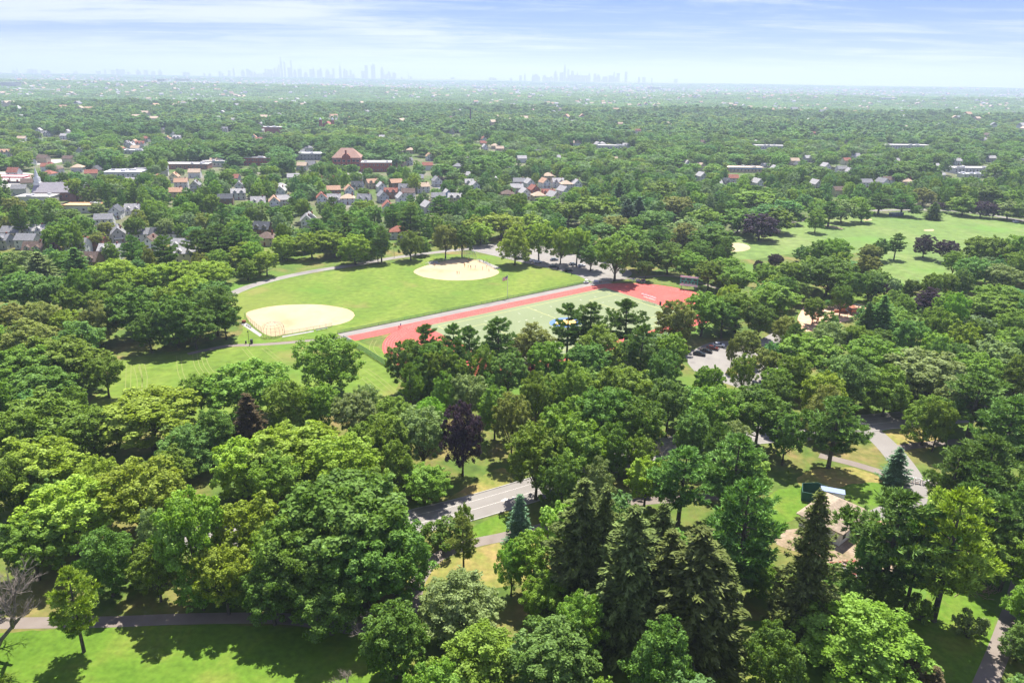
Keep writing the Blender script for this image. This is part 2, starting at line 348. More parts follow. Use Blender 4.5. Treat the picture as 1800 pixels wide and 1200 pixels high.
# running track in its own frame: s runs along the straights, w across towards the camera
TA = Vector((-63.0, 267.6)); TD = Vector((.7914, .6113)); TN = Vector((.6113, -.7914)); TROT = math.atan2(TD.y, TD.x)
def tp(s, w): p = TA + TD * s + TN * w; return (p.x, p.y)
def oval(r, s0=35.0, s1=126.0, wc=35.0, n=40):
    P = []
    for i in range(n + 1): a = math.pi / 2 + math.pi * i / n; P.append((s0 + r * math.cos(a), wc - r * math.sin(a)))
    for i in range(n + 1): a = -math.pi / 2 + math.pi * i / n; P.append((s1 + r * math.cos(a), wc - r * math.sin(a)))
    return P
def track_sheet(name, pts, z, m):
    me = bpy.data.meshes.new(name); me.from_pydata([(*tp(*p), z) for p in pts], [], [tuple(range(len(pts)))]); me.materials.append(m); me.update()
    if me.polygons[0].normal.z < 0: me.flip_normals()
    return struct(obj(name, me))
track_sheet('track_apron', [(-3, -4.6), (133, -4.6), (140, -2), (140, 4), (120, 4), (-3, 4)], .022, ASPH)
track_sheet('running_track', oval(35), .032, TRACKD)
track_sheet('sprint_straight', [(-1, 0.05), (40, 0.05), (40, 6.4), (-1, 6.4)], .04, TRACK)
track_sheet('track_end_zone', [(131, 6.5), (137, 8), (152, 20), (154, 35), (152, 50), (137, 62), (131, 63.5)], .042, TRACK)
track_sheet('track_end_zone', [(30, 6.6), (30, 63), (22, 60), (11, 48), (8.5, 35), (11, 22), (20, 10)], .042, TRACK)
track_sheet('turf_field', [(30, 6.5), (131, 6.5), (131, 63.5), (30, 63.5)], .05, TURF)
OPEN.append([tp(*p) for p in oval(37)]); OPEN.append([tp(*p) for p in [(-4, -6), (60, -6), (60, 8), (-4, 8)]])
LINE_W = mat('line_paint', (.66, .62, .58), .8); LINE_Y = mat('yellow_line', (.42, .40, .13), .8)
def lane_lines():
    b = MB()
    for k in range(1, 6):
        r = 35 - k * 6.5 / 6; P = oval(r, n=36); w = .03
        for i in range(len(P)):
            a = Vector(P[i]); c = Vector(P[(i + 1) % len(P)]); d = (c - a); 
            if d.length < 1e-6: continue
            d.normalize(); nn = Vector((-d.y, d.x)) * w
            b.quad([(*tp(*(a - nn)), .046), (*tp(*(c - nn)), .046), (*tp(*(c + nn)), .046), (*tp(*(a + nn)), .046)])
    struct(obj('lane_marking', b.mesh('lane_marking', mat('faded_lane_line', (.48, .30, .27), .85))))
    b = MB()
    def ln(s0, w0, s1, w1, t=.11, mi=0):
        a = Vector((s0, w0)); c = Vector((s1, w1)); d = (c - a).normalized(); nn = Vector((-d.y, d.x)) * t
        b.quad([(*tp(*(a - nn)), .056 + mi * .004), (*tp(*(c - nn)), .056 + mi * .004), (*tp(*(c + nn)), .056 + mi * .004), (*tp(*(a + nn)), .056 + mi * .004)], mi)
    for w0, w1 in ((10, 60),):
        ln(34, w0, 127, w0, mi=1); ln(34, w1, 127, w1, mi=1); ln(34, w0, 34, w1, mi=1); ln(127, w0, 127, w1, mi=1); ln(80, w0, 80, w1, mi=1)
        ln(110, 18, 127, 18, mi=1); ln(110, 52, 127, 52, mi=1); ln(110, 18, 110, 52, mi=1); ln(51, 18, 34, 18, mi=1); ln(51, 52, 34, 52, mi=1); ln(51, 18, 51, 52, mi=1)
    for k in range(11): ln(36 + k * 8.9, 14.5, 36 + k * 8.9, 16, .07)
    for k in range(23): ln(36 + k * 4, 24, 37.2 + k * 4, 24, .07)
    struct(obj('field_marking', b.mesh('field_marking', [LINE_W, LINE_Y])))
    b = MB()   # painted emblem at midfield: blue letters block with gold middle
    me = bpy.data.meshes.new('x')
    BL = mat('blue_field_paint', (.08, .16, .45), .8); YL = mat('gold_field_paint', (.62, .40, .12), .8)
    P = [(80 + 7.5 * math.cos(t * math.pi / 12), 36 + 6 * math.sin(t * math.pi / 12)) for t in range(24)]
    b.quad([(*tp(*p), .064) for p in P[::-1]], 0)
    P = [(80 + 5 * math.cos(t * math.pi / 12), 36 + 3.6 * math.sin(t * math.pi / 12)) for t in range(24)]
    b.quad([(*tp(*p), .068) for p in P[::-1]], 1)
    mm = b.mesh('midfield_marking', [BL, YL])
    for p in mm.polygons:
        if p.normal.z < 0: p.flip()
    struct(obj('midfield_marking', mm))
lane_lines()

# roads, paths, car parks
road('road', [(395, 522), (440, 503), (500, 487), (560, 475), (620, 466), (700, 452), (780, 442), (850, 434), (900, 425), (960, 415)], 5.4, .016, ASPH)
sheet('parking_lot', [(820, 436), (880, 428), (950, 432), (1010, 447), (1060, 458), (1110, 478), (1090, 492), (1050, 497), (1035, 493), (1000, 479), (940, 466), (880, 452)], .018, ASPH, jit=.1)
sheet('parking_lot', [(1205, 628), (1225, 612), (1260, 600), (1330, 598), (1360, 585), (1400, 585), (1410, 610), (1400, 640), (1380, 690), (1330, 690), (1270, 672), (1230, 660)], .018, ASPH, jit=.1)
sheet('planting_island', [(1275, 655), (1290, 643), (1310, 636), (1335, 632), (1335, 640), (1312, 645), (1290, 662)], .03, DRY, jit=.1)
road('path', [(330, 622), (400, 608), (450, 606), (520, 601), (600, 593), (640, 587)], 2.6, .024, PATHM)
PR = [(250, 960), (350, 938), (480, 950), (600, 950), (700, 928), (740, 914), (810, 897), (870, 880), (930, 862), (1000, 840), (1090, 808), (1200, 780), (1340, 764), (1440, 756), (1520, 744), (1600, 736), (1700, 728), (1820, 720)]
PRW = [G(u, v) for u, v in PR]
road('road', PR, 9.5, .03, ROADM)
def road_paint():
    for off, w, nm in ((-.9, .075, 'lane_marking'), (2.4, .06, 'lane_marking')):
        me, _ = ribbon_mesh(nm, PRW, w, .036, LINE_W, off=off); struct(obj(nm, me))
    b = MB()      # white bicycle-lane mark on the sunlit stretch by the bend
    c = G(888, 878.5); d = (G(900, 875) - G(870, 883.5)); a = math.atan2(d.y, d.x)
    def R2(x, y): return (c.x + x * math.cos(a) - y * math.sin(a), c.y + x * math.sin(a) + y * math.cos(a), .038)
    def bar(x0, y0, x1, y1, t=.07):
        p, q = Vector((x0, y0)), Vector((x1, y1)); e = (q - p).normalized(); n = Vector((-e.y, e.x)) * t
        b.quad([R2(*(p - n)), R2(*(q - n)), R2(*(q + n)), R2(*(p + n))])
    for cx in (-.6, .6):
        for k in range(10): t = k * math.pi / 5; bar(cx + .38 * math.cos(t), .38 * math.sin(t), cx + .38 * math.cos(t + .63), .38 * math.sin(t + .63))
    bar(-.6, 0, -.1, .55); bar(-.1, .55, .5, .5); bar(.6, 0, .4, .75); bar(-.1, .0, .5, .5); bar(-.6, 0, -.1, 0)
    bar(1.6, 0, 2.6, 0, .1); bar(2.2, .45, 2.7, 0, .1); bar(2.2, -.45, 2.7, 0, .1)
    struct(obj('bicycle_marking', b.mesh('bicycle_marking', LINE_W)))
    for off in (4.95, -4.95):
        me, _ = ribbon_mesh('kerb', PRW, .28, .14, CONC, off=off, thick=.16); struct(obj('kerb', me))
road_paint()
road('path', [(690, 1110), (722, 1070), (735, 1020), (770, 978), (830, 955), (880, 944), (960, 925), (1040, 900), (1090, 886), (1160, 878), (1260, 872)], 3.2, .024, PATHM)
road('path', [(-120, 1096), (60, 1094), (200, 1092), (330, 1087), (500, 1087), (620, 1104), (690, 1112)], 3.0, .022, PATHM)
road('path', [(1715, 1240), (1745, 1170), (1768, 1110), (1785, 1060), (1800, 1010), (1830, 950)], 3.4, .026, PATHM)
road('road', [(1500, 738), (1530, 757), (1565, 790), (1592, 825), (1604, 850), (1600, 880), (1560, 905), (1510, 925)], 6.5, .034, ROADM)
road('path', [(1440, 800), (1500, 815), (1560, 833), (1600, 843), (1660, 852), (1730, 868)], 3.0, .038, PATHM)
road('path', [(1570, 788), (1620, 782), (1680, 776), (1740, 770)], 3.0, .028, PATHM)
road('path', [(1290, 408), (1340, 398), (1410, 388), (1440, 383)], 2.5, .022, ASPH)
road('road', [(1420, 372), (1500, 371), (1580, 369), (1640, 369), (1720, 375), (1800, 388), (1900, 402)], 6, .02, ASPH)
road('path', [(1050, 497), (1100, 490), (1180, 485), (1240, 500), (1300, 520)], 2.4, .026, PATHM)
sheet('work_yard', [(1350, 945), (1385, 930), (1430, 925), (1500, 915), (1570, 920), (1650, 945), (1680, 985), (1620, 1010), (1500, 1000), (1400, 970)], .02, ramp_mat('yard_dirt', [(.16, .13, .07), (.24, .18, .12), (.30, .24, .18)], .3, 1.5), jit=.3, block=False)
sheet('playground_surface', [(1402, 560), (1420, 532), (1450, 528), (1480, 532), (1520, 536), (1520, 556), (1480, 566), (1440, 580), (1410, 580)], .022, ramp_mat('wood_chips', [(.42, .25, .15), (.52, .33, .22), (.58, .40, .29)], .5, 2), jit=.2)
# ------------------------------------------------------------------ trees: meshes
def quads(name, C, U, V, m):
    n = len(C); co = np.stack([C + U, C + V, C - U, C - V], 1).astype(np.float32).reshape(-1)
    me = bpy.data.meshes.new(name); me.vertices.add(4 * n); me.vertices.foreach_set('co', co)
    me.loops.add(4 * n); me.loops.foreach_set('vertex_index', np.arange(4 * n, dtype=np.int32))
    me.polygons.add(n); me.polygons.foreach_set('loop_start', np.arange(n, dtype=np.int32) * 4)
    me.materials.append(m); me.update(calc_edges=True); return me
def nrm(a): return a / np.maximum(np.linalg.norm(a, axis=1, keepdims=True), 1e-6)
def leaves(P, Nn, a, b, r):
    n = len(P); t = nrm(np.cross(Nn, nrm(r.normal(size=(n, 3))))); bt = np.cross(Nn, t); s = r.uniform(.7, 1.3, (n, 1))
    return P, t * a * s, bt * b * s

def broadleaf(seed, n, a, h=16.0, w=12.0, crown0=.2, clumps=58, style='round', rough=.55, csize=1.0):
    """crown 12 m wide and 16 m tall: clumps on an ellipsoid, each a tuft of leaves; trunk and limbs run to the clumps"""
    r = np.random.default_rng(seed); R0 = w / 2; zb = crown0 * h
    zc = zb + (h - zb) * (.50 if style == 'round' else .58 if style == 'spread' else .42); rz_u = h - zc; rz_d = zc - zb
    cl = []
    k = 0
    while len(cl) < clumps and k < 6000:
        k += 1; d = r.normal(size=3); d /= np.linalg.norm(d)
        if d[2] < -.75 or (d[2] < -.2 and r.random() < .35): continue
        f = r.uniform(.62, .93) if r.random() < .82 else r.uniform(.2, .6)
        rr = R0 * (1 if style != 'cone' else (1.0 - .45 * max(0, d[2])))
        c = np.array([d[0] * rr * f, d[1] * rr * f, zc + d[2] * f * (rz_u if d[2] > 0 else rz_d)])
        c[:2] += r.normal(size=2) * .35
        rad = r.uniform(.95, 1.75) * (w / 12) ** .6 * csize
        if any(np.linalg.norm(c - q[0]) < .72 * (rad + q[1]) * .8 for q in cl) and k < 3000: continue
        cl.append((c, rad))
    sub = []
    for c, rad in cl:
        out = c - np.array([0, 0, zc]); out /= max(1e-3, np.linalg.norm(out))
        for j in range(7):
            d = r.normal(size=3) + out * .6 + np.array([0, 0, .25]); d /= np.linalg.norm(d)
            sub.append((c + d * rad * r.uniform(.45, .95) * np.array([1, 1, .8]), rad * r.uniform(.33, .58), out))
        sub.append((c, rad * .7, out))
    wt = np.array([s[1] ** 2 for s in sub]); pick = r.choice(len(sub), size=int(n * .9), p=wt / wt.sum())
    SC_ = np.array([s[0] for s in sub])[pick]; SR = np.array([s[1] for s in sub])[pick][:, None]; SO = np.array([s[2] for s in sub])[pick]
    D = nrm(r.normal(size=(len(pick), 3)) + SO * .55 + np.array([0, 0, .35]))
    P = SC_ + D * SR * r.uniform(.6, 1.12, (len(pick), 1)) * np.array([1, 1, .85])
    NN = nrm(D * 1.0 + np.array([0, 0, .35]) + r.normal(size=D.shape) * rough)
    m2 = n - len(pick); dd = nrm(r.normal(size=(m2, 3))) * (r.random((m2, 1)) ** .5) * .78
    P2 = np.stack([dd[:, 0] * R0, dd[:, 1] * R0, zc + dd[:, 2] * np.where(dd[:, 2] > 0, rz_u, rz_d)], 1)
    N2 = nrm(r.normal(size=(m2, 3)) + np.array([0, 0, .6]))
    C, U, V = leaves(np.concatenate([P, P2]), np.concatenate([NN, N2]), a, a * .72, r)
    crown = quads('crown', C, U, V, LEAF)
    b = MB(); bx, by = r.uniform(-.4, .4, 2)
    fork = zb + .12 * h
    b.tube([(0, 0, -.2), (bx * .3, by * .3, fork * .5), (bx, by, fork), (bx * 1.3, by * 1.3, zc + rz_u * .35)], [.42, .30, .26, .06], 7)
    for c, rad in cl[::max(1, len(cl) // 13)]:
        z0 = r.uniform(.55, 1.0) * fork + .1 * h * r.random(); mid = np.array([bx, by, z0]) * .45 + c * .55 + np.array([0, 0, -.4])
        b.tube([(bx * z0 / fork, by * z0 / fork, z0), mid, c], [.15, .09, .03], 5)
    trunk = b.mesh('trunk', BARK)
    return trunk, crown

def pine(seed, n, h=20.0, w=10.0, z0=.34, blade=.40):
    r = np.random.default_rng(seed); b = MB(); lean = r.uniform(-.03, .03, 2) * h
    ax = lambda z: np.array([lean[0] * (z / h) ** 2, lean[1] * (z / h) ** 2, z])
    b.tube([ax(-.2), ax(h * .3), ax(h * .65), ax(h * .98)], [.38, .30, .19, .04], 7)
    tufts = []; z = z0 * h; lev = 0
    while z < h * .97:
        f = (z / h - z0) / (1 - z0); L0 = (w / 2) * (.62 + .55 * math.sin(min(1, f * 1.9) * math.pi / 2)) * (1 - f ** 1.7) + .5
        nb = int(r.integers(4, 7)); a0 = r.uniform(0, 6.28)
        for j in range(nb):
            if r.random() < .12: continue
            a = a0 + j * 6.28 / nb + r.uniform(-.35, .35); L = L0 * r.uniform(.6, 1.12); rise = L * (r.uniform(.02, .22) + .5 * f)
            s = ax(z); e = s + np.array([math.cos(a) * L, math.sin(a) * L, rise]); b.tube([s, (s + e) / 2 + np.array([0, 0, -.12 * L]), e], [.09 * (1 - f) + .03, .06 * (1 - f) + .02, .015], 4)
            nt = int(7 + 5.2 * L)
            for q in range(nt):
                t = r.uniform(.28, 1.03); p = s + (e - s) * t + np.array([0, 0, -.12 * L * 4 * t * (1 - t) * .6])
                sp = .30 * L * (1 - abs(t - .6)) * .9
                p = p + np.array([-math.sin(a), math.cos(a), 0]) * r.normal() * sp + np.array([0, 0, r.normal() * .07 + .06]); tufts.append((p, np.array([math.cos(a) * .6, math.sin(a) * .6, .75])))
        z += r.uniform(1.2, 2.1) * h / 20; lev += 1
    for q in range(14): tufts.append((ax(h * r.uniform(.93, 1.0)) + r.normal(size=3) * .25, np.array([0, 0, 1.])))
    per = max(4, int(n / len(tufts))); TP = np.repeat(np.array([t[0] for t in tufts]), per, 0); TDn = np.repeat(np.array([t[1] for t in tufts]), per, 0)
    D = nrm(TDn + r.normal(size=TP.shape) * .5); Lb = blade * r.uniform(.7, 1.2, (len(TP), 1))
    C = TP + D * Lb * .9 + r.normal(size=TP.shape) * .10; side = nrm(np.cross(D, r.normal(size=D.shape)))
    return b.mesh('trunk', BARK), quads('crown', C, D * Lb, side * blade * .26, NEEDLE)

def spruce(seed, n, h=24.0, w=9.0, z0=.05, blade=.36):
    r = np.random.default_rng(seed); b = MB(); b.tube([(0, 0, -.2), (0, 0, h * .5), (0, 0, h * .99)], [.40, .24, .03], 7)
    P = []; Dn = []; z = z0 * h
    while z < h * .99:
        f = (z / h - z0) / (1 - z0); L0 = (w / 2) * (1 - f) ** .66 + .15
        if f < .12: L0 *= .75 + f * 2
        nb = int(6 + 7 * (1 - f)); a0 = r.uniform(0, 6.28)
        for j in range(nb):
            a = a0 + j * 6.28 / nb + r.uniform(-.25, .25); L = L0 * r.choice([.5, .75, .9, 1.0, 1.15]) * r.uniform(.85, 1.1); ca, sa = math.cos(a), math.sin(a); zz = z + r.uniform(-.3, .3)
            m = max(3, int(L * 4.0))
            for q in range(m):
                t = r.uniform(.25, 1.0); drop = -.38 * L * t + .30 * L * t * t * t; wd = .22 * L * (1.1 - t)
                P.append((ca * L * t - sa * r.normal() * wd, sa * L * t + ca * r.normal() * wd, zz + drop - abs(r.normal()) * .22)); Dn.append((ca, sa, -.45 + .5 * t))
        z += (.55 + .40 * (1 - f)) * h / 24
    P = np.array(P); Dn = np.array(Dn); per = max(2, int(n / len(P))); P = np.repeat(P, per, 0); Dn = np.repeat(Dn, per, 0)
    D = nrm(Dn + r.normal(size=P.shape) * .5); s = r.uniform(.6, 1.25, (len(P), 1)); side = nrm(np.cross(D, np.array([0, 0, 1.0]) + r.normal(size=D.shape) * .5))
    C = P + r.normal(size=P.shape) * .14
    return b.mesh('trunk', BARK), quads('crown', C, D * blade * s, side * blade * .34 * s, NEEDLE)

def dead_tree(seed, h=14.0, spread=1.0, lean=(.05, 0)):
    r = random.Random(seed); t = MB(); br = MB()
    def grow(p, d, L, rad, lv):
        q = p + d * L * .5 + Vector((r.uniform(-.2, .2), r.uniform(-.2, .2), 0)) * L * .3; e = p + d * L + Vector((r.uniform(-.3, .3), r.uniform(-.3, .3), r.uniform(-.05, .15))) * L * .3
        (t if lv == 0 else br).tube([p, q, e], [rad, rad * .8, rad * .6], 6 if lv < 2 else 4)
        if lv >= 5: return
        for k in range(4 if lv in (1, 2) else 3):
            s = r.uniform(.45, 1.0); dd = (d + Vector((r.uniform(-1, 1) * spread, r.uniform(-1, 1) * spread, r.uniform(-.15, .5)))).normalized(); grow(p.lerp(e, s), dd, L * r.uniform(.5, .8), rad * .52, lv + 1)
    grow(Vector((0, 0, -.2)), Vector((lean[0], lean[1], 1)).normalized(), h * .36, h * .02, 0)
    return t.mesh('trunk', DEAD), br.mesh('branches', DEAD)

PROTO = {}
PROTO['broad'] = [broadleaf(100 + i, 25000 - 1500 * (i % 3), .170 + .025 * (i % 3), style=st, clumps=c, crown0=z, csize=.72, rough=.62) for i, (st, c, z) in enumerate([('round', 125, .04), ('spread', 105, .16), ('round', 140, .02), ('cone', 120, .02), ('spread', 120, .10), ('round', 95, .12)])]
PROTO['broadm'] = [broadleaf(200 + i, 6500, .34, style=st, clumps=c, crown0=z, csize=.85, rough=.45) for i, (st, c, z) in enumerate([('round', 80, .06), ('spread', 70, .2), ('round', 90, .04), ('cone', 75, .04), ('spread', 85, .14)])]
PROTO['pine'] = [pine(300 + i, 15000) for i in range(4)]
PROTO['spruce'] = [spruce(400 + i, 19000, w=w) for i, w in enumerate((9.5, 10.5, 8.5))]
PROTO['dead'] = [dead_tree(500 + i, spread=1.1) for i in range(3)]
PROTO['shrub'] = [broadleaf(600 + i, 3000, .16, h=4, w=5.5, crown0=.0, clumps=16) for i in range(2)]
DIM = {'broad': (16, 12.6), 'broadm': (16, 12.6), 'pine': (20, 9.6), 'spruce': (24, 7.6), 'dead': (14, 9), 'shrub': (4, 5.8)}
CC = {'G': (.135, .232, .036), 'D': (.094, .176, .033), 'Y': (0.19, 0.285, 0.036), 'L': (0.152, 0.278, 0.04), 'B': (.112, .212, .055), 'O': (0.165, 0.208, 0.056), 'P': (0.06, 0.04, 0.062), 'S': (0.092, 0.13, 0.04), 'N': (.096, .185, .045), 'K': (0.13, 0.105, 0.05), 'W': (0.17, 0.245, 0.095), 'A': (0.095, 0.175, 0.105), 'R': (0.05, 0.02, 0.018)}
CC = {k: tuple(min(.38, z * f) for z, f in zip(q, (1.36, 1.27, 1.12))) if k not in 'PRK' else q for k, q in CC.items()}
FARC = {k: (q[0] * .93, q[1] * 1.02, q[2] * 1.35) for k, q in CC.items()}  # massed trees: same leaf colours turned bluer, distance haze put into the colour
CNAME = {'G': 'mid green', 'D': 'dark green', 'Y': 'yellow-green', 'L': 'bright lime green', 'B': 'blue-green', 'O': 'olive', 'P': 'dark purple', 'S': 'blackish green', 'N': 'deep green', 'K': 'brownish', 'W': 'pale grey-green', 'A': 'bluish', 'R': 'dark purple'}

# hand-placed trees: kind, u of the top, v of the top, width in photo pixels, height in metres (or base row when above 60), colour
HT = """
b 110 850 165 17 Y;b 232 815 160 18 Y;b 318 858 130 24 L;b 425 872 130 19 Y;b 590 838 262 25 D;b 535 925 165 19 D;b 645 925 165 19 D;b 470 985 110 14 D;b 575 1000 150 14 D;b 385 960 110 15 Y;b 265 955 90 13 G;b 40 905 120 15 G;b 175 930 110 15 D;b 345 985 90 11 G;b 430 1000 80 10 G;b 690 900 150 19 D;b 500 905 140 20 G;p 148 993 84 1145 Y;h 3 1190 30 2 G
b 690 1062 120 15 D;d 650 1050 70 13 K;b 810 1004 165 14 W;b 900 948 60 13 L;b 938 938 95 14 L;b 960 1010 90 11 L;b 845 1105 175 13 L;b 975 1100 165 15 B;d 610 1165 60 6 K
p 815 910 52 1004 O;s 912 868 52 966 A;h 772 915 85 6 D;h 815 888 34 5 G;h 735 915 55 5 D;b 750 820 92 9 G;b 812 703 78 21 P;b 945 745 110 20 G;b 1005 722 130 22 G;b 1055 800 70 16 W;b 985 800 80 17 D
s 1015 838 130 1078 S;s 1098 885 150 1140 S;s 1208 920 180 1175 S;s 1400 850 108 1120 S;s 1160 925 125 1150 S;s 1245 965 120 1170 S;s 1150 880 100 1085 S;s 1052 850 90 1090 S
p 1205 792 110 19 N;p 1300 770 120 21 N;p 1292 845 140 1052 N;p 1265 745 60 17 N;p 1545 855 160 1062 N;p 1518 905 64 1050 N;p 1640 850 150 1090 Y;p 1590 880 95 1075 N;p 1478 700 104 20 N;p 1750 768 130 23 N;p 1705 810 90 960 N;p 1728 660 125 20 N;p 1790 700 110 22 N;p 1820 860 130 20 N
b 1530 1062 240 15 L;s 1605 1155 62 8 K;s 1648 1172 56 7 K;h 1712 1080 62 5 W;b 1790 925 110 15 G;b 1805 1095 70 8 B;b 1830 1010 90 12 G;b 1560 1000 90 9 D;b 1480 1000 90 9 D;h 1625 1050 50 5 G;b 1290 985 80 8 D;b 1345 990 70 8 G;b 1150 985 70 9 D;p 1710 850 100 18 N;p 1760 880 100 18 N;p 1690 790 90 20 N;h 1310 1120 70 4 W
b 60 770 170 17 Y;b 165 800 80 15 Y;b 15 800 90 16 G;b 60 693 150 17 G;b 150 715 110 15 G;b 255 688 185 17 Y;b 20 720 90 16 G;b 320 745 110 14 B;b 370 715 100 15 D
s 432 690 70 18 K;b 430 638 150 18 G;b 345 655 70 15 G;b 500 668 90 17 G;b 570 587 125 20 G;b 560 672 70 15 L;b 620 690 85 16 W;b 505 745 175 17 Y;b 600 770 130 17 Y;b 420 770 110 16 Y;b 640 735 70 14 G;b 690 770 85 15 G;b 650 820 90 15 G;b 480 800 100 16 G
b 100 590 150 18 G;b 30 605 120 18 G;b 178 625 70 14 G;b 60 645 130 15 D;b 130 560 90 18 B;b 40 558 110 16 O;b 165 525 75 18 O;b 110 543 55 12 Y;b 60 532 70 14 O;b 75 482 85 17 B;b 30 478 75 17 B;b 10 535 70 15 O;b 165 470 50 15 G
b 225 507 100 20 D;b 300 515 85 21 D;b 372 502 90 20 D;b 255 545 70 16 D;b 335 540 80 16 D;b 390 530 60 15 D;b 197 455 90 16 Y;b 272 462 75 16 Y;b 310 456 65 16 Y;b 362 458 85 16 Y;b 240 470 60 15 Y;s 128 434 60 20 N;s 62 442 70 19 W;b 20 462 65 14 D;b 205 490 60 13 G;b 330 485 70 14 Y
b 430 425 80 15 Y;b 465 440 50 13 Y;b 500 412 50 14 Y;b 545 405 62 16 Y;b 585 405 55 15 Y;b 625 410 64 465 Y;b 665 427 30 463 G;b 722 404 50 457 G;b 740 415 36 11 Y;b 783 392 48 455 O;b 812 392 46 453 D;b 845 390 52 14 Y;p 380 398 70 21 N;p 345 405 50 19 N;p 285 415 50 19 N;p 228 415 42 18 N;p 420 395 60 20 N;p 605 380 75 20 N;p 640 385 55 21 N;p 668 400 40 19 N;p 555 385 50 17 N
b 440 425 46 16 L;b 575 402 40 12 L;p 720 362 52 21 N;p 775 345 46 19 N;p 690 360 40 19 N;b 655 360 40 15 D
b 905 392 64 466 Y;b 947 388 56 460 Y;b 985 397 46 464 Y;b 1013 397 52 469 Y;b 1080 412 84 494 G;b 1040 430 50 14 D;b 1130 418 72 18 D;b 1178 425 70 17 D;b 880 375 80 16 Y;b 835 378 60 15 Y;b 935 372 66 16 Y;b 1045 345 84 20 G;b 1000 355 60 16 G;b 960 345 60 16 G;b 1080 378 60 16 O;b 1060 392 50 13 B;b 1110 395 60 15 G;s 1105 348 40 20 A;s 1090 318 34 19 N;s 1125 345 40 21 A;b 1165 315 70 19 G;b 1190 345 64 17 O;b 1150 370 60 16 B;b 1210 380 70 16 W;p 1160 398 46 16 N;b 1205 392 52 15 O
b 1240 362 70 17 G;b 1255 395 84 18 D;b 1300 365 70 17 D;b 1230 420 52 14 D;b 1215 440 60 15 G;b 1280 450 60 14 G;b 1300 470 70 14 G;b 1250 455 60 15 G;b 1330 335 90 17 G;b 1385 350 50 17 G;b 1340 375 70 17 P;b 1370 362 64 18 G;b 1350 358 60 18 B;b 1395 360 42 14 G
b 1440 352 40 15 Y;b 1432 366 36 409 G;p 1462 355 44 17 N;b 1485 350 52 17 W;p 1550 340 50 16 B;p 1590 342 48 16 B;b 1628 330 46 15 O;s 1645 355 26 13 D;b 1650 355 30 372 P;b 1680 345 42 376 O;b 1722 352 38 382 P;b 1745 358 26 384 P;b 1770 350 50 386 W;b 1795 355 40 390 W;b 1520 352 44 16 G;b 1510 345 30 13 D;b 1612 360 24 10 D;b 1700 340 50 17 G;b 1740 325 60 18 D;b 1785 330 60 18 G
b 1622 411 42 453 P;b 1660 421 40 461 P;b 1672 440 38 486 G;d 1684 418 30 485 K;p 1571 410 33 456 N;b 1545 416 34 458 B;b 1527 428 42 462 O;b 1530 446 48 17 O;b 1440 420 56 18 D;b 1472 418 60 17 G;b 1462 452 100 19 D;b 1500 475 56 17 D;b 1425 450 60 16 D;b 1365 446 28 9 P;b 1335 456 20 8 P;b 1395 460 50 13 G;b 1350 462 50 13 G;b 1535 478 50 14 B
b 1538 489 38 529 P;b 1583 498 40 528 P;b 1640 504 56 12 P;b 1575 488 30 11 D;b 1607 490 32 12 D;b 1740 412 78 20 G;b 1790 410 64 21 G;b 1715 452 64 16 B;b 1770 465 70 15 W;b 1695 470 46 14 B;b 1760 500 80 14 G;b 1670 480 40 13 G;b 1800 440 60 18 G
b 1183 524 74 608 O;b 1240 514 80 18 G;b 1300 512 76 17 G;b 1365 497 96 17 G;b 1275 530 60 15 D;b 1340 535 56 14 D;b 1352 612 52 12 O;b 1368 642 56 13 G;b 1345 668 50 11 G;b 1308 578 50 641 O;b 1283 592 22 651 O;b 1385 556 50 14 O;p 1400 570 50 16 N;s 1557 518 50 20 N;s 1530 530 40 17 N;b 1462 545 50 14 N;b 1425 585 116 17 G;b 1360 600 36 13 O;b 1468 566 70 14 W;b 1545 595 110 17 G;b 1510 570 56 14 G;b 1655 538 66 17 G;b 1690 512 46 19 L;b 1745 515 90 15 G;b 1790 540 80 16 G;b 1610 560 60 16 B;b 1457 527 22 542 G;b 1435 522 40 12 G;b 1485 500 40 14 D
b 1640 616 150 18 W;b 1500 624 110 17 B;b 1570 640 95 17 G;b 1765 595 100 17 W;b 1720 620 90 16 G;b 1270 678 110 18 G;b 1342 683 110 18 D;b 1460 672 84 17 O;b 1620 686 88 782 G;b 1660 700 60 16 G;b 1455 652 80 16 Y;b 1310 620 50 14 G;b 1375 660 70 16 D;b 1400 620 60 15 G;b 1800 620 70 16 G;b 1690 665 80 16 W;b 1250 640 60 15 G;b 1290 740 70 14 W;b 1390 720 70 16 D;s 1570 782 44 848 A;b 1130 765 60 13 G;b 1140 800 80 14 Y;d 1175 750 60 15 K;b 1225 720 70 16 B;b 1180 665 80 18 B
p 747 572 62 20 N;p 795 572 52 19 N;p 825 575 46 18 N;p 877 560 68 21 N;p 1000 537 60 21 N;p 1040 534 66 20 N;p 1104 528 66 21 N;p 1130 573 70 20 N;b 762 598 76 18 D;b 800 618 66 17 G;b 738 625 60 16 D;b 715 597 72 690 D;b 765 612 62 18 G;b 938 565 96 17 O;b 850 603 66 18 G;b 895 618 72 17 B;b 962 598 72 17 G;b 1055 568 100 18 G;b 1035 600 80 17 B;b 825 655 74 17 W;b 1010 632 92 19 G;b 1095 640 120 19 G;b 1065 680 110 20 D;b 1130 700 90 19 D;b 740 715 90 18 W;b 680 725 100 18 G;b 900 690 70 19 O;b 990 700 84 18 G;b 780 650 60 18 G;b 945 650 70 18 G;b 870 675 66 17 G;b 1170 612 60 17 N;p 805 600 50 19 N;p 720 640 40 16 G;b 1080 740 70 17 D
""".replace('\n', ';')
KN = {'b': 'broad', 'p': 'pine', 's': 'spruce', 'd': 'dead', 'h': 'shrub'}
TREES = []
def add_tree(kind, x, y, h, w, col, hand, var=None, d=None):
    TREES.append(dict(kind=kind, x=x, y=y, h=h, w=w, col=col, hand=hand, var=random.randrange(60) if var is None else var))
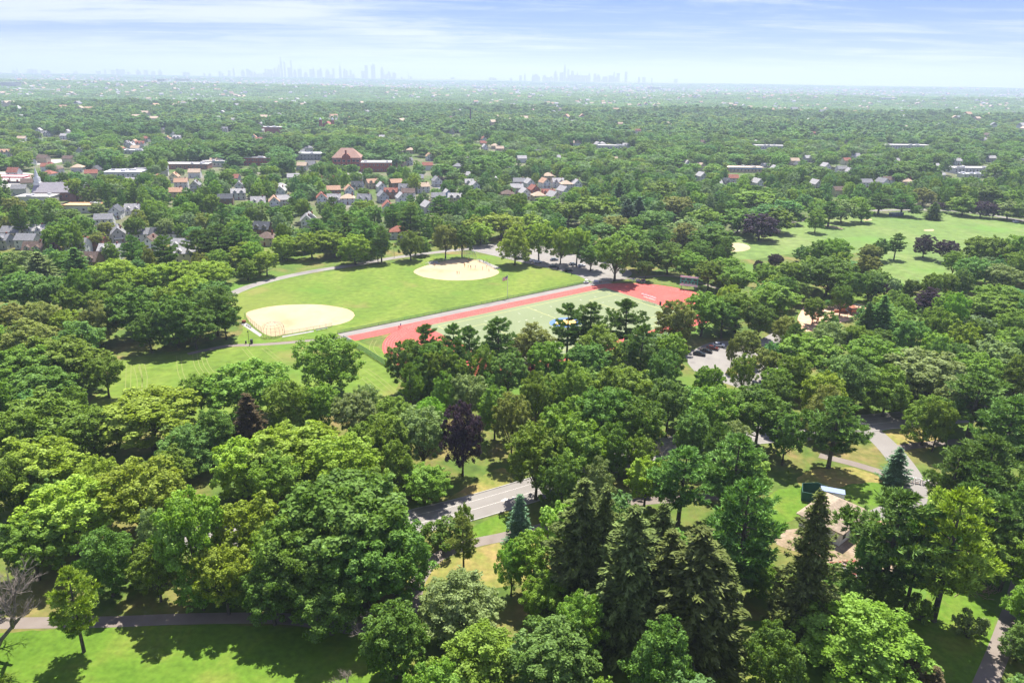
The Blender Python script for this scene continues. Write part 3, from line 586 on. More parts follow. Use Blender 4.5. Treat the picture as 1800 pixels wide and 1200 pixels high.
for ln in HT.split(';'):
    t = ln.split()
    if not t: continue
    k = KN[t[0]]; u, v, wp, hh = map(float, t[1:5]); col = t[5]
    if hh > 60:
        p = G(u, hh); dd = ray(u, v); tt = math.hypot(p.x, p.y) / math.hypot(dd.x, dd.y); h = CAMZ + dd.z * tt; x, y = p.x, p.y
    else:
        h = hh; p = G(u, v, h); x, y = p.x, p.y
    dep = (Vector((x, y, h * .6 - CAMZ))).dot(fw); w = wp * dep / FPX
    add_tree(k, x, y, h, w, col, True)

# ------------------------------------------------------------------ what must stay in sight (coarse buffer over the photo frame: 4 px cells holding the depth of the thing to be seen)
CW, CH = 460, 310
PROT = np.zeros((CH, CW), np.float32); OPENM = np.zeros((CH, CW), np.uint8)
def prot_poly(px):
    us = [p[0] for p in px]; vs = [p[1] for p in px]
    for j in range(max(0, int(min(vs) // 4)), min(CH - 1, int(max(vs) // 4)) + 1):
        for i in range(max(0, int(min(us) // 4)), min(CW - 1, int(max(us) // 4)) + 1):
            if inpoly(i * 4 + 2, j * 4 + 2, px): OPENM[j, i] = 1; PROT[j, i] = max(PROT[j, i], depth_at(i * 4 + 2, j * 4 + 2))
def prot_rect(u0, v0, u1, v1, d):
    PROT[max(0, int(v0 // 4)):int(v1 // 4) + 1, max(0, int(u0 // 4)):int(u1 // 4) + 1] = d
for poly in ([(404, 522), (440, 509), (490, 490), (560, 476), (640, 466), (690, 458), (740, 450), (790, 440), (860, 434), (900, 455), (960, 467), (1034, 491), (1060, 499), (1215, 510), (1190, 545), (1160, 560), (1120, 535), (1030, 545), (960, 555), (900, 560), (870, 565), (760, 582), (700, 600), (690, 634), (688, 690), (650, 690), (632, 612), (600, 590), (515, 625), (430, 645), (370, 680), (330, 690), (250, 690), (200, 700), (165, 716), (185, 682), (212, 632), (300, 619), (408, 606), (428, 575)],
             [(1292, 410), (1330, 402), (1410, 390), (1500, 376), (1640, 370), (1700, 376), (1800, 392), (1800, 420), (1720, 430), (1690, 470), (1600, 488), (1560, 485), (1560, 455), (1500, 430), (1470, 418), (1400, 430), (1330, 448), (1285, 440)],
             [(738, 914), (780, 890), (830, 855), (880, 828), (890, 866), (910, 880), (880, 915), (880, 950), (770, 975), (800, 930)], [(-10, 1210), (-10, 1105), (60, 1100), (200, 1085), (480, 1090), (600, 1130), (600, 1210)],
             [(1345, 885), (1400, 850), (1480, 826), (1550, 835), (1590, 835), (1640, 880), (1600, 900), (1500, 870), (1480, 930), (1360, 925)], [(1510, 730), (1600, 728), (1615, 765), (1570, 775), (1610, 850), (1690, 866), (1600, 875)],
             [(1225, 632), (1240, 605), (1330, 610), (1335, 650), (1310, 675), (1240, 655)], [(1690, 1020), (1740, 1040), (1760, 1060), (1745, 1200), (1690, 1200), (1690, 1100)], [(975, 1060), (1025, 1080), (1010, 1110)],
             [(870, 436), (900, 428), (1010, 452), (1050, 492), (1020, 490), (930, 465)], [(1195, 472), (1226, 472), (1226, 512), (1195, 512)], [(1420, 530), (1448, 530), (1450, 565), (1425, 568)], [(1475, 533), (1520, 533), (1505, 560), (1475, 555)], [(1640, 905), (1700, 930), (1690, 980), (1650, 960)]):
    prot_poly(poly)
# ------------------------------------------------------------------ houses
def gable_house(w, d, hw, pitch, ridge='x', eave=.45):
    """walls with gable ends, a solid two-slope roof, window boxes"""
    b = MB(); rise = (d if ridge == 'x' else w) / 2 * pitch
    if ridge == 'x':
        P = [(-d / 2, 0), (d / 2, 0), (d / 2, hw), (0, hw + rise), (-d / 2, hw)]; b.prism(P, 'x', -w / 2, w / 2)
    else:
        P = [(-w / 2, 0), (w / 2, 0), (w / 2, hw), (0, hw + rise), (-w / 2, hw)]; b.prism(P, 'y', -d / 2, d / 2)
    r = MB(); t = .22; s = (d if ridge == 'x' else w) / 2; e = eave; k = pitch
    pr = [(-s - e, hw - e * k + .02), (0, hw + rise + .02), (s + e, hw - e * k + .02), (s + e, hw - e * k + .02 + t), (0, hw + rise + .02 + t), (-s - e, hw - e * k + .02 + t)]
    L = (w if ridge == 'x' else d) / 2 + e * .7
    r.prism([pr[0], pr[1], pr[4], pr[5]], 'x' if ridge == 'x' else 'y', -L, L); r.prism([pr[1], pr[2], pr[3], pr[4]], 'x' if ridge == 'x' else 'y', -L, L)
    return b.mesh('wall', WALL), r.mesh('roof', ROOF)
def hip_house(w, d, hw, rise, eave=.5):
    b = MB(); b.box(-w / 2, -d / 2, 0, w / 2, d / 2, hw); r = MB(); x, y = w / 2 + eave, d / 2 + eave; g = max(.05, w / 2 - d / 2)
    v = [(-x, -y, hw), (x, -y, hw), (x, y, hw), (-x, y, hw), (-g, 0, hw + rise), (g, 0, hw + rise), (-x, -y, hw + .2), (x, -y, hw + .2), (x, y, hw + .2), (-x, y, hw + .2)]
    r.quad([v[3], v[2], v[1], v[0]]); r.quad([v[6], v[7], v[5], v[4]]); r.quad([v[8], v[9], v[4], v[5]]); r.quad([v[7], v[8], v[5]]); r.quad([v[9], v[6], v[4]])
    for i in range(4): j = (i + 1) % 4; r.quad([v[i], v[j], v[6 + j], v[6 + i]])
    return b.mesh('wall', WALL), r.mesh('roof', ROOF)
def win_mesh(w=1.0, h=1.45):
    b = MB(); b.box(-w / 2, -.06, -h / 2, w / 2, .02, h / 2, 0); b.quad([(-w / 2 + .1, -.075, -h / 2 + .1), (w / 2 - .1, -.075, -h / 2 + .1), (w / 2 - .1, -.075, h / 2 - .1), (-w / 2 + .1, -.075, h / 2 - .1)], 1); return b.mesh('window', [WHITE, GLASS])
WIN = win_mesh(); WINB = win_mesh(1.7, 1.5)
b = MB(); b.box(-.4, -.4, 0, .4, .4, 2.6); CHIM = b.mesh('chimney', BRICK)
b = MB(); b.prism([(-1.2, 0), (1.2, 0), (1.2, 1.2), (0, 2.2), (-1.2, 1.2)], 'y', -1.6, 1.2); DORM = b.mesh('dormer', WALL)
b = MB(); b.prism([(-1.45, 1.05), (0, 2.28), (1.45, 1.05), (1.45, 1.22), (0, 2.46), (-1.45, 1.22)], 'y', -1.8, 1.2); DORMR = b.mesh('dormer_roof', ROOF)
b = MB(); b.box(-2.2, -1.8, 0, 2.2, 0, .4); b.box(-2.3, -2.0, 2.7, 2.3, 0, 2.95); [b.box(x - .08, -1.7, .4, x + .08, -1.54, 2.7) for x in (-2.0, 0, 2.0)]; PORCH = b.mesh('porch', WHITE)
b = MB(); b.box(-.5, -.07, 0, .5, .02, 2.1); DOOR = b.mesh('door', mat('front_door', (.18, .05, .04), .5))
HP = {}
def house_proto(key):
    if key in HP: return HP[key]
    if key == 'side': m = gable_house(11, 8, 5.4, .72, 'x')
    elif key == 'cape': m = gable_house(10.5, 8.5, 3.1, .95, 'x')
    elif key == 'front': m = gable_house(7.6, 11, 5.2, .95, 'y')
    else: m = hip_house(10.5, 9.5, 4.6, 3.2)
    HP[key] = m; return m
ROOFC = {'grey': (.20, .20, .21), 'slate': (.085, .09, .10), 'light': (.33, .32, .32), 'brown': (.13, .095, .08), 'red': (.24, .10, .075), 'orange': (.38, .24, .165), 'tan': (.40, .31, .23)}
WALLC = {'white': (.58, .58, .57), 'cream': (.62, .56, .40), 'grey': (.42, .42, .42), 'brown': (.20, .13, .095), 'brick': (.28, .105, .08), 'blue': (.12, .20, .34), 'tan': (.48, .40, .30)}
HOUSES = []
def house(u, v, typ, roof, wall, rot=0, s=1.0, listed=True, pt=None):
    p = Vector(G(u, v)) if pt is None else Vector(pt)
    h = thing('house', '', 'house', p, rot, 'houses of the town beyond the park', (s, s, s))
    wm, rm = house_proto(typ)
    w = obj('wall', wm, h, col=WALLC[wall]); r = obj('roof', rm, h, col=ROOFC[roof])
    W2 = {'side': (11, 8), 'cape': (10.5, 8.5), 'front': (7.6, 11), 'hip': (10.5, 9.5)}[typ]
    yf = -W2[1] / 2
    if typ in ('side', 'hip'):
        spots = [(-3.6, 1.6), (3.6, 1.6), (-3.6, 4.1), (0, 4.1), (3.6, 4.1)]
    elif typ == 'cape': spots = [(-3.2, 1.6), (3.2, 1.6)]
    else: spots = [(-2.2, 1.6), (-2.2, 4.0), (2.2, 4.0), (0, 6.4)]
    if not listed: spots = spots[:2]
    for x, z in spots:
        o = obj('window', WIN, h, (x, yf - .01, z))
    if listed:
        obj('door', DOOR, h, (2.0 if typ == 'front' else 0, yf - .01, .25))
        for sgn in (-1, 1):
            for z in ((1.6, 4.1) if typ != 'cape' else (1.7,)):
                o = obj('window', WIN, h, (sgn * (W2[0] / 2 + .01), -1.2, z)); o.rotation_euler = (0, 0, sgn * math.pi / 2)
        rr = random.random()
        if rr < .6: obj('chimney', CHIM, h, (W2[0] * .33 if typ != 'front' else 1.6, .3, {'side': 6.7, 'cape': 5.6, 'front': 6.6, 'hip': 6.0}[typ]))
        if typ == 'cape' or (typ == 'side' and rr < .35):
            z0 = 3.4 if typ == 'cape' else 5.3
            for x in (-2.5, 2.5):
                d_ = obj('dormer', DORM, h, (x, -W2[1] / 2 + 1.9, z0), WALLC[wall]); obj('dormer_roof', DORMR, d_, col=ROOFC[roof]); obj('window', WIN, d_, (0, -1.62, .72))
        if typ == 'front': obj('porch', PORCH, h, (0, yf, 0))
    HOUSES.append(dict(o=h, u=u, v=v, roof=roof, wall=wall, typ=typ, x=p.x, y=p.y, listed=listed, s=s))
    if listed or random.random() < .12:
        q = proj(p.x, p.y, 2.5); q2 = proj(p.x, p.y, 8.5); hwp = 4.5 * FPX / q[2]
        prot_rect(q[0] - hwp, q2[1], q[0] + hwp, q[1] - 1, q[2] - 6)
HL = """26 422 side grey cream .05;68 419 side light white .08;52 436 side grey white .0;6 436 side grey grey .0;64 447 cape brown grey .1;140 444 side grey white .05;173 438 cape red brown .0;160 466 cape brown brown -.05;198 455 side light white .0;195 417 side grey white .1
186 398 side grey white .25;206 383 front slate white .2;210 424 front grey grey .5;250 425 side grey white .05;285 424 side slate white .08;318 424 side slate white .03;322 441 cape light white .05;268 440 front brown white .1;236 376 cape light white .2;330 460 side light cream .1;463 409 cape slate brown -.1;470 430 hip brown tan .0;540 400 front grey white .3
566 358 front red white .3;587 344 side orange brown .35;588 357 cape light white .1;614 344 front orange white .3;612 358 hip tan white .2;641 357 cape grey white .0;629 333 cape slate white .0;655 331 side orange tan .5;671 338 front light white .3;688 348 side red brown .05;696 331 side orange brown .5;712 338 cape grey white .0;718 349 side brown white .05;743 338 side tan white .4;768 327 front grey white .3;673 355 front grey grey .4;706 358 front light white .4;682 374 front red white .2;752 374 front light grey .5;786 352 front light blue .3;800 358 side light tan .0;771 357 side grey grey .1;828 331 side light grey .1;700 418 hip red white .2;546 396 front light white .4
692 308 cape light white .35;705 293 hip brown tan .3;716 290 side grey white .4;722 270 hip tan tan .2;755 282 front orange white .3;834 336 front light white .3;912 329 side grey grey .2;930 331 front light white .4;908 340 side light grey .1;922 349 front light white .3;892 350 hip brown tan .1;938 343 front red brick .3;946 353 hip tan tan .2;957 330 front orange white .4;963 350 side red brick .05;980 329 side light white .3;972 355 front light cream .5;990 345 front light white .5;963 317 hip tan tan .2;995 332 hip tan white .2;1012 332 front light white .3
225 259 front grey white .1;238 257 front orange white .1;248 259 side red white .1;256 250 side red white .0;296 250 front orange white .2;305 243 front slate white .2;232 262 front light white .2;455 252 side red white .1;447 247 front orange white .2;395 232 side grey white .2;312 248 side light white .1;308 320 front orange cream .3;320 330 side orange white .3;345 335 front grey grey .2;310 348 side orange tan .2;420 350 side light white .4;398 360 side slate brown .2;495 345 front light white .2;483 365 front orange white .3;500 362 side light white .2;422 337 front grey white .3;455 362 cape light white .2
1232 318 front light white .3;1286 322 side red white .2;1272 326 cape slate grey .2;1330 330 front light white .3;1432 332 front light white .3;1520 330 side grey white .1;1558 325 side brown white .1;1592 327 hip tan tan .0;1345 300 side light white .2;1362 305 front light white .3;1395 290 side tan tan .1;1420 285 side light grey .2;1450 300 front light white .2;1478 305 side grey white .1;1495 310 front light white .3;1230 300 front tan tan .3;1205 295 front light white .3;1540 305 hip tan white .1;1640 300 side light grey .2;1680 290 side light white .2;1740 285 side light grey .1;1580 290 side light white .2
40 250 side tan white .2;12 275 side orange white .2;70 235 front light white .2;85 240 side grey white .1;65 245 front orange white .1;120 238 front light white .3;115 245 side light white .1;985 195 side tan white .3;980 190 front light white .3;870 262 hip tan tan .1;850 250 front red white .3;852 265 front light white .2;878 268 side tan tan .2;1050 260 front light white .3;1100 262 side light white .2;1120 235 side red white .2;1090 222 side tan tan .1""".replace('\n', ';')
for ln in HL.split(';'):
    t = ln.split(); house(float(t[0]), float(t[1]), t[2], t[3], t[4], float(t[5]) + random.uniform(-.06, .06))
rows = 0
for k in range(1500):           # more houses deeper in the town, glimpsed between the trees
    v = random.uniform(196, 345); u = random.uniform(-40, 1840)
    if v > 300 and 1000 < u < 1250: continue
    p = G(u, v)
    if any((p.x - h['x']) ** 2 + (p.y - h['y']) ** 2 < 19 ** 2 for h in HOUSES): continue
    if any(inpoly(p.x, p.y, o) for o in OPEN): continue
    if 560 < u < 700 and 268 < v < 310: continue
    house(u, v, random.choice(['side', 'front', 'cape', 'hip', 'side']), random.choice(['light', 'tan', 'grey', 'light', 'grey', 'brown', 'slate', 'red']), random.choice(['white', 'white', 'white', 'tan', 'grey', 'cream']), random.choice([0, .2, .35]), 1.0, False)
    rows += 1
    if rows >= 220: break

# ------------------------------------------------------------------ larger buildings
def flat_building(name, label, u, v, w, d, h, wallc, roofc, rot=0, cat='building', units=3, win=True, stripe=None, group=None):
    p = G(u, v); p.z = TZ(p.x, p.y); t = thing(name, label, cat, p, rot, group)
    b = MB(); b.box(-w / 2, -d / 2, 0, w / 2, d / 2, h); obj('wall', b.mesh('wall', WALL), t, col=wallc)
    b = MB(); b.box(-w / 2 - .25, -d / 2 - .25, h + .003, w / 2 + .25, d / 2 + .25, h + .35); b.box(-w / 2 - .25, -d / 2 - .25, h + .35, w / 2 + .25, -d / 2 + .1, h + .8); b.box(-w / 2 - .25, d / 2 - .1, h + .35, w / 2 + .25, d / 2 + .25, h + .8)
    obj('roof', b.mesh('roof', ROOF), t, col=roofc)
    if stripe: b = MB(); b.box(-w / 2 - .3, -d / 2 - .32, h - 1.0, w / 2 + .3, -d / 2 - .02, h - .1); obj('fascia', b.mesh('fascia', PAINT), t, col=stripe)
    for k in range(units):
        b = MB(); s = random.uniform(1.2, 2.2); b.box(-s, -s * .7, 0, s, s * .7, 1.3); obj('roof_unit', b.mesh('roof_unit', PAINT), t, (random.uniform(-.4, .4) * w, random.uniform(-.3, .3) * d, h + .36), (.5, .5, .52))
    if win:
        n = max(3, int(w / 4)); 
        for i in range(n):
            for z in ([h * .5] if h < 6 else [1.9, h - 2.1]): obj('window', WINB, t, (-w / 2 + (i + .5) * w / n, -d / 2 - .01, z))
    q = proj(p.x, p.y, p.z + h * .4); q2 = proj(p.x, p.y, p.z + h + 2)
    prot_rect(q[0] - w * .42 * FPX / q[2], q2[1], q[0] + w * .42 * FPX / q[2], q[1], q[2] - 12)
    BIG.append((p.x, p.y, max(w, d) / 2 + 3)); return t
BIG = []
WH, RB = (.50, .49, .47), (.28, .09, .07)
flat_building('store', 'low white store with louvred flat roof behind the steepled church', 222, 312, 34, 26, 6, (.55, .55, .55), (.45, .45, .46), .15, units=8)
flat_building('store', 'long pale flat-roofed store between roadside trees left of the brick school', 330, 296, 46, 18, 5, (.30, .16, .13), (.52, .50, .48), .1)
flat_building('store', 'white flat-roofed shop with green trim left of the brick school', 378, 292, 24, 16, 5.5, (.60, .58, .52), (.44, .43, .41), .1, stripe=(.10, .35, .26))
flat_building('store', 'plain red brick block with flat roof left of the school', 455, 290, 28, 14, 8, RB, (.45, .42, .40), .05)
flat_building('store', 'grey low warehouse just left of the brick school', 548, 280, 40, 20, 7, (.32, .32, .33), (.55, .55, .55), .1)
flat_building('store', 'small flat shop beside the magenta truck in the upper left town', 235, 270, 26, 12, 4, (.45, .45, .45), (.50, .50, .50), .05)
flat_building('store', 'tan flat-roofed store with blue sign band in the right-hand town', 1308, 302, 40, 16, 5, (.55, .42, .30), (.62, .52, .42), .05, stripe=(.10, .25, .55))
flat_building('store', 'long white low store beyond the right-hand houses', 1590, 262, 74, 20, 6, WH, (.44, .43, .41), .02)
flat_building('store', 'long grey-white hall with flat roof above the right playing field', 1702, 304, 44, 18, 6, (.52, .53, .54), (.44, .43, .41), .03, units=5)
flat_building('store', 'low pale garage in front of the right-hand hall', 1708, 312, 26, 12, 4, (.60, .58, .55), (.60, .60, .60), .03)
flat_building('store', 'reddish flat-roofed row of shops right of the right-hand hall', 1720, 192, 130, 40, 9, (.42, .24, .18), (.55, .45, .40), 0, units=2)
flat_building('store', 'white flat hall amid the right-hand trees', 1352, 262, 44, 18, 5, WH, (.44, .43, .41), .0)
flat_building('store', 'low white store among trees in the centre distance', 1075, 262, 40, 16, 5, WH, (.44, .43, .41), .0)
flat_building('store', 'orange-roofed low motel behind the slate-roofed left houses', 150, 372, 26, 12, 5, (.58, .55, .50), (.58, .36, .20), .05)
flat_building('store', 'white flat-roofed school wing under the steeple', 66, 356, 26, 16, 5, (.62, .60, .55), (.44, .43, .41), .1)
flat_building('apartment_block', 'stepped white apartment block at the left edge', 4, 184, 60, 30, 16, WH, (.44, .43, .41), .1)
flat_building('store', 'red brick hall with white roof box left of the twin towers', 478, 234, 34, 16, 10, RB, (.60, .58, .56), .05)

def school():
    p = G(612, 299); t = thing('school', 'red brick school with hipped brown roof and white window bands', 'school', p, .12)
    w, d, h = 29, 24, 14
    b = MB(); b.box(-w / 2, -d / 2, 0, w / 2, d / 2, h); b.prism([(-4.2, 0), (4.2, 0), (4.2, h + 1.5), (1.8, h + 4.0), (-1.8, h + 4.0), (-4.2, h + 1.5)], 'y', -d / 2 - 1.2, -d / 2 + 4); obj('wall', b.mesh('wall', BRICK), t)
    b = MB(); x, y, g = w / 2 + .8, d / 2 + .8, 6
    v = [(-x, -y, h), (x, -y, h), (x, y, h), (-x, y, h), (-g, 0, h + 9), (g, 0, h + 9)]
    for f in ((3, 2, 1, 0), (0, 1, 5, 4), (2, 3, 4, 5), (1, 2, 5), (3, 0, 4)): b.quad([v[i] for i in f])
    obj('roof', b.mesh('roof', ROOF), t, col=(.30, .19, .15))
    b = MB(); b.box(-.9, -1.6, 0, .9, 0, h + 8); obj('chimney', b.mesh('chimney', BRICK), t, (0, -d / 2 - 1.25, 0))
    wm = win_mesh(3.0, 2.2)
    for z in (2.6, 6.6, 10.8):
        for x in (-11.5, -7.6, -2.6, 2.6, 7.6, 11.5): obj('window', wm, t, (x, -d / 2 - (1.22 if abs(x) < 4 else .02), z))
    for x in (-w / 2 - .01, w / 2 + .01):
        for y in (-7, 0, 7):
            for z in (2.6, 6.6, 10.8): o = obj('window', wm, t, (x, y, z)); o.rotation_euler = (0, 0, math.pi / 2 * (1 if x > 0 else -1))
    b = MB(); b.box(-w / 2 - .12, -d / 2 - .12, 12.6, w / 2 + .12, -d / 2 - .02, 13.0); obj('band', b.mesh('band', CONC), t)
    q = proj(p.x, p.y, 9); prot_rect(q[0] - 22, q[1] - 30, q[0] + 22, q[1] + 4, q[2] - 14); BIG.append((p.x, p.y, 22))
    p2 = Vector(G(660, 300)) + Vector((0, 2, 0)); flat = flat_building('school_annex', 'white-roofed red brick annex joined right of the school', 662, 300, 32, 22, 9, RB, (.44, .43, .41), .12, 'school', 2)
    sheet('school_yard', [(570, 306), (590, 300), (640, 303), (630, 314), (575, 313)], .03, CONC, jit=0, block=False)
school()
def church():
    p = G(112, 350); t = thing('church', 'grey-roofed brick church with white steeple in the upper left', 'church', p, .1)
    wm, rm = gable_house(38, 15, 6.5, .85, 'x'); obj('wall', wm, t, col=(.30, .16, .13)); obj('roof', rm, t, col=(.30, .28, .30))
    b = MB(); b.box(-2.4, -2.4, 0, 2.4, 2.4, 13); b.box(-1.8, -1.8, 13, 1.8, 1.8, 17); s = obj('steeple', b.mesh('steeple', WHITE), t, (-17, 0, 0))
    b = MB(); n = 8; P = [(1.7 * math.cos(k * math.pi / 4), 1.7 * math.sin(k * math.pi / 4), 17.0) for k in range(8)]
    for k in range(8): b.quad([P[k], P[(k + 1) % 8], (0, 0, 25)])
    b.tube([(0, 0, 24.5), (0, 0, 27)], .12, 5); obj('spire', b.mesh('spire', WHITE), s)
    b = MB(); b.box(-.9, -.9, 0, .9, .9, 16); obj('chimney', b.mesh('chimney', BRICK), t, (11, -8.5, 0))
    wm, rm = gable_house(9, 10, 5.5, .9, 'y'); w_ = obj('side_wing', wm, t, (15, -8, 0), (.30, .16, .13)); obj('roof', rm, w_, col=(.28, .26, .28))
    for k in range(7): obj('window', WINB, t, (-14 + k * 4, -7.55, 3.4))
    q = proj(p.x, p.y, 8); prot_rect(70, 318, 140, 346, q[2] - 14); BIG.append((p.x, p.y, 20))
    p = G(577, 232); t = thing('twin_tower_church', 'brown church with two domed white-topped towers among trees', 'church', p, .1)
    b = MB(); b.box(-9, -14, 0, 9, 14, 11); b.prism([(-9.4, 11), (9.4, 11), (0, 18)], 'y', -14, 14); obj('nave', b.mesh('nave', BRICK), t)
    for s in (-1, 1):
        b = MB(); b.box(-2.6, -2.6, 0, 2.6, 2.6, 21); tw = obj('tower', b.mesh('tower', BRICK), t, (s * 10.5, -13, 0))
        b = MB(); b.tube([(0, 0, 21.01), (0, 0, 22.5), (0, 0, 24), (0, 0, 25.2)], [2.3, 2.2, 1.3, .1], 8); obj('dome', b.mesh('dome', WHITE), tw)
    q = proj(p.x, p.y, 14); prot_rect(563, 207, 592, 217, q[2] - 20); BIG.append((p.x, p.y, 20))
church()
def gas_station():
    p = G(18, 320); t = thing('petrol_station', 'petrol station canopy with red edge on a pale forecourt', 'petrol station', p, .05)
    b = MB(); b.box(-17, -7, 5, 17, 7, 5.35); obj('canopy', b.mesh('canopy', PAINT), t, col=(.6, .58, .55))
    b = MB(); b.box(-17.2, -7.25, 4.6, 17.2, -7.02, 5.8); b.box(-17.2, 7.02, 4.6, 17.2, 7.25, 5.8); b.box(17.02, -7.0, 4.6, 17.25, 7.0, 5.8); obj('fascia', b.mesh('fascia', PAINT), t, col=(.62, .03, .07))
    for x in (-12, 0, 12): b = MB(); b.box(x - .3, -.3, 0, x + .3, .3, 5); obj('column', b.mesh('column', WHITE), t)
    for x in (-12, -4, 4): b = MB(); b.box(x - .4, -.8, 0, x + .4, .8, 2); obj('pump', b.mesh('pump', PAINT), t, (2.5, 0, .15), (.5, .1, .1))
    sheet('forecourt', [(-40, 332), (60, 322), (56, 305), (-40, 304)], .03, CONC, jit=0); prot_poly([(-10, 330), (54, 318), (54, 297), (-10, 296)])
    BIG.append((p.x, p.y, 20))
gas_station()
def chimney_tower(u, vb, h, r, name, label, cat, m):
    p = G(u, vb); b = MB(); b.tube([(0, 0, 0), (0, 0, h * .5), (0, 0, h)], [r, r * .8, r * .62], 10); t = obj(name, b.mesh(name, m), None, p); tag(t, label, cat)
    q = proj(p.x, p.y, h * .5); prot_rect(u - 3, q[1] - 8, u + 3, q[1], q[2] - 10); return t
chimney_tower(827, 222, 34, 2.0, 'smokestack', 'thin dark smokestack rising over trees in the centre distance', 'smokestack', mat('sooty_brick', (.08, .06, .06), .9))

# park buildings in the lower right
def park_buildings():
    p = G(1462, 924); t = thing('park_house', 'park house with tan hipped roof and white wall among pines', 'building', p, .72)
    wm, rm = hip_house(12.5, 9.5, 3.4, 3.2, .7); obj('wall', wm, t, col=(.66, .66, .66)); obj('roof', rm, t, col=(.30, .24, .18))
    for x in (-4.5, 0, 4.5): obj('window', WINB, t, (x, -4.76, 1.8))
    obj('door', DOOR, t, (2.2, -4.76, 0))
    p = G(1612, 965); t = thing('long_shed', 'long brown-roofed shed behind the yellowish pine at lower right', 'shed', p, -.30)
    wm, rm = gable_house(19, 8, 3.0, .42, 'x', .5); obj('wall', wm, t, col=(.60, .60, .58)); obj('roof', rm, t, col=(.30, .19, .13))
    for x in (-7, -2, 4): obj('window', WINB, t, (x, -4.01, 1.7))
    # green walled enclosure
    p = G(1434, 876); t = thing('green_enclosure', 'dark green open-topped metal enclosure with low gable by the white trailer', 'shed', p, -.35)
    for x0, y0, x1, y1 in ((-3.4, -2.2, 3.4, -2.08), (-3.4, 2.08, 3.4, 2.2), (-3.4, -2.07, -3.28, 2.07), (3.28, -2.07, 3.4, 2.07)):
        b = MB(); b.box(x0, y0, 0, x1, y1, 2.4); obj('wall', b.mesh('wall', mat('dark_green_metal', (.02, .085, .06), .6)), t)
    b = MB(); b.prism([(-3.4, 2.405), (3.4, 2.405), (0, 3.3)], 'y', 2.09, 2.19); obj('gable', b.mesh('gable', mat('dark_green_metal', (.02, .085, .06), .6)), t)
    for k in range(7): b = MB(); b.box(-.04, -.05, 0, .04, .0, 2.3); obj('rib', b.mesh('rib', GREENM), t, (-3.2 + k * 1.06, -2.21, 0))
    # box trailer
    p = G(1461, 879); t = thing('box_trailer', 'white box trailer parked beside the green enclosure', 'trailer', p, -.35)
    b = MB(); b.box(-2.6, -1.1, .55, 2.6, 1.1, 2.7); obj('body', b.mesh('body', WHITE), t)
    b = MB(); b.box(-2.7, -1.2, 2.705, 2.7, 1.2, 2.85); obj('roof', b.mesh('roof', PAINT), t, col=(.20, .25, .38))
    for s in (-1, 1): 
        for x in (.3, 1.2): b = MB(); b.tube([(x, s * 1.0, .36), (x, s * 1.22, .36)], .36, 12); obj('wheel', b.mesh('wheel', RUB), t)
    b = MB(); b.tube([(-2.6, 0, .55), (-3.8, 0, .5)], .06, 6); obj('drawbar', b.mesh('drawbar', DARKM), t)
    # yard machine and posts
    p = G(1441, 890); t = thing('yard_loader', 'white-roofed yard loader between yellow posts', 'machine', p, -.3)
    b = MB(); b.box(-1.3, -.8, .5, 1.3, .8, 1.4); obj('chassis', b.mesh('chassis', PAINT), t, col=(.12, .12, .12))
    b = MB(); b.box(-1.0, -.85, 2.3, 1.4, .85, 2.5); obj('roof', b.mesh('roof', WHITE), t)
    for x in (-.9, 1.2):
        for y in (-.75, .75): b = MB(); b.tube([(x, y, 1.4), (x, y, 2.3)], .05, 5); obj('roof_post', b.mesh('roof_post', DARKM), t)
    for x in (-.9, .9):
        for y in (-.95, .95): b = MB(); b.tube([(x, y - .15, .45), (x, y + .15, .45)], .45, 12); obj('wheel', b.mesh('wheel', RUB), t)
    b = MB(); b.box(1.3, -.9, .2, 2.1, .9, .9); obj('bucket', b.mesh('bucket', STEEL), t)
    for k, (u, v) in enumerate(((1440, 899), (1455, 891))):
        b = MB(); b.tube([(0, 0, 0), (0, 0, 2.6)], .13, 8); o = obj('bollard', b.mesh('bollard', PAINT), None, G(u, v), (.75, .48, .03)); tag(o, ('nearer' if k == 0 else 'farther') + ' tall yellow post beside the yard loader', 'post', 'yellow yard posts')
    # white truck body behind pines
    p = G(1608, 990); t = thing('box_truck', 'white box truck half hidden behind the yellowish pine', 'truck', p, -.3)
    b = MB(); b.box(-3, -1.15, .9, 2.4, 1.15, 3.2); obj('box_body', b.mesh('box_body', WHITE), t)
    b = MB(); b.prism([(2.45, .5), (4.4, .5), (4.4, 1.3), (3.9, 2.3), (2.45, 2.3)], 'y', -1.05, 1.05); c = obj('cab', b.mesh('cab', WHITE), t)
    b = MB(); b.quad([(4.41, -.9, 1.35), (4.41, .9, 1.35), (3.93, .9, 2.2), (3.93, -.9, 2.2)]); obj('windscreen', b.mesh('windscreen', GLASS), c, (.02, 0, .0))
    for x in (-1.8, 3.4):
        for y in (-1.0, 1.0): b = MB(); b.tube([(x, y - .14, .48), (x, y + .14, .48)], .48, 12); obj('wheel', b.mesh('wheel', RUB), t)
    # skip with red rubble
    p = G(1488, 1000); t = thing('rubble_pile', 'pile of red and brown rubble in the yard below pines', 'rubble', p); b = MB()
    for k in range(90):
        a = random.uniform(0, 6.28); r = random.random() ** .5 * 3.2; z = max(0, 1.1 - r * .33) * random.random(); s = random.uniform(.12, .38); x, y = r * 1.6 * math.cos(a), r * math.sin(a); b.box(x - s, y - s * .6, z, x + s, y + s * .6, z + s * .7, random.randrange(3))
    me = b.mesh('rubble', [BRICK, WOOD, CONC]); m_ = obj('rubble', me, t); m_['kind'] = 'stuff'
    p = G(1725, 1040); b = MB()
    for k in range(84):
        a = random.uniform(0, 3.14); x, y = random.gauss(0, 2.4), random.gauss(0, 1.3); L = random.uniform(.5, 1.6); z = random.random() * .5; b.tube([(x, y, z), (x + L * math.cos(a), y + L * math.sin(a), z + .1)], .05, 4)
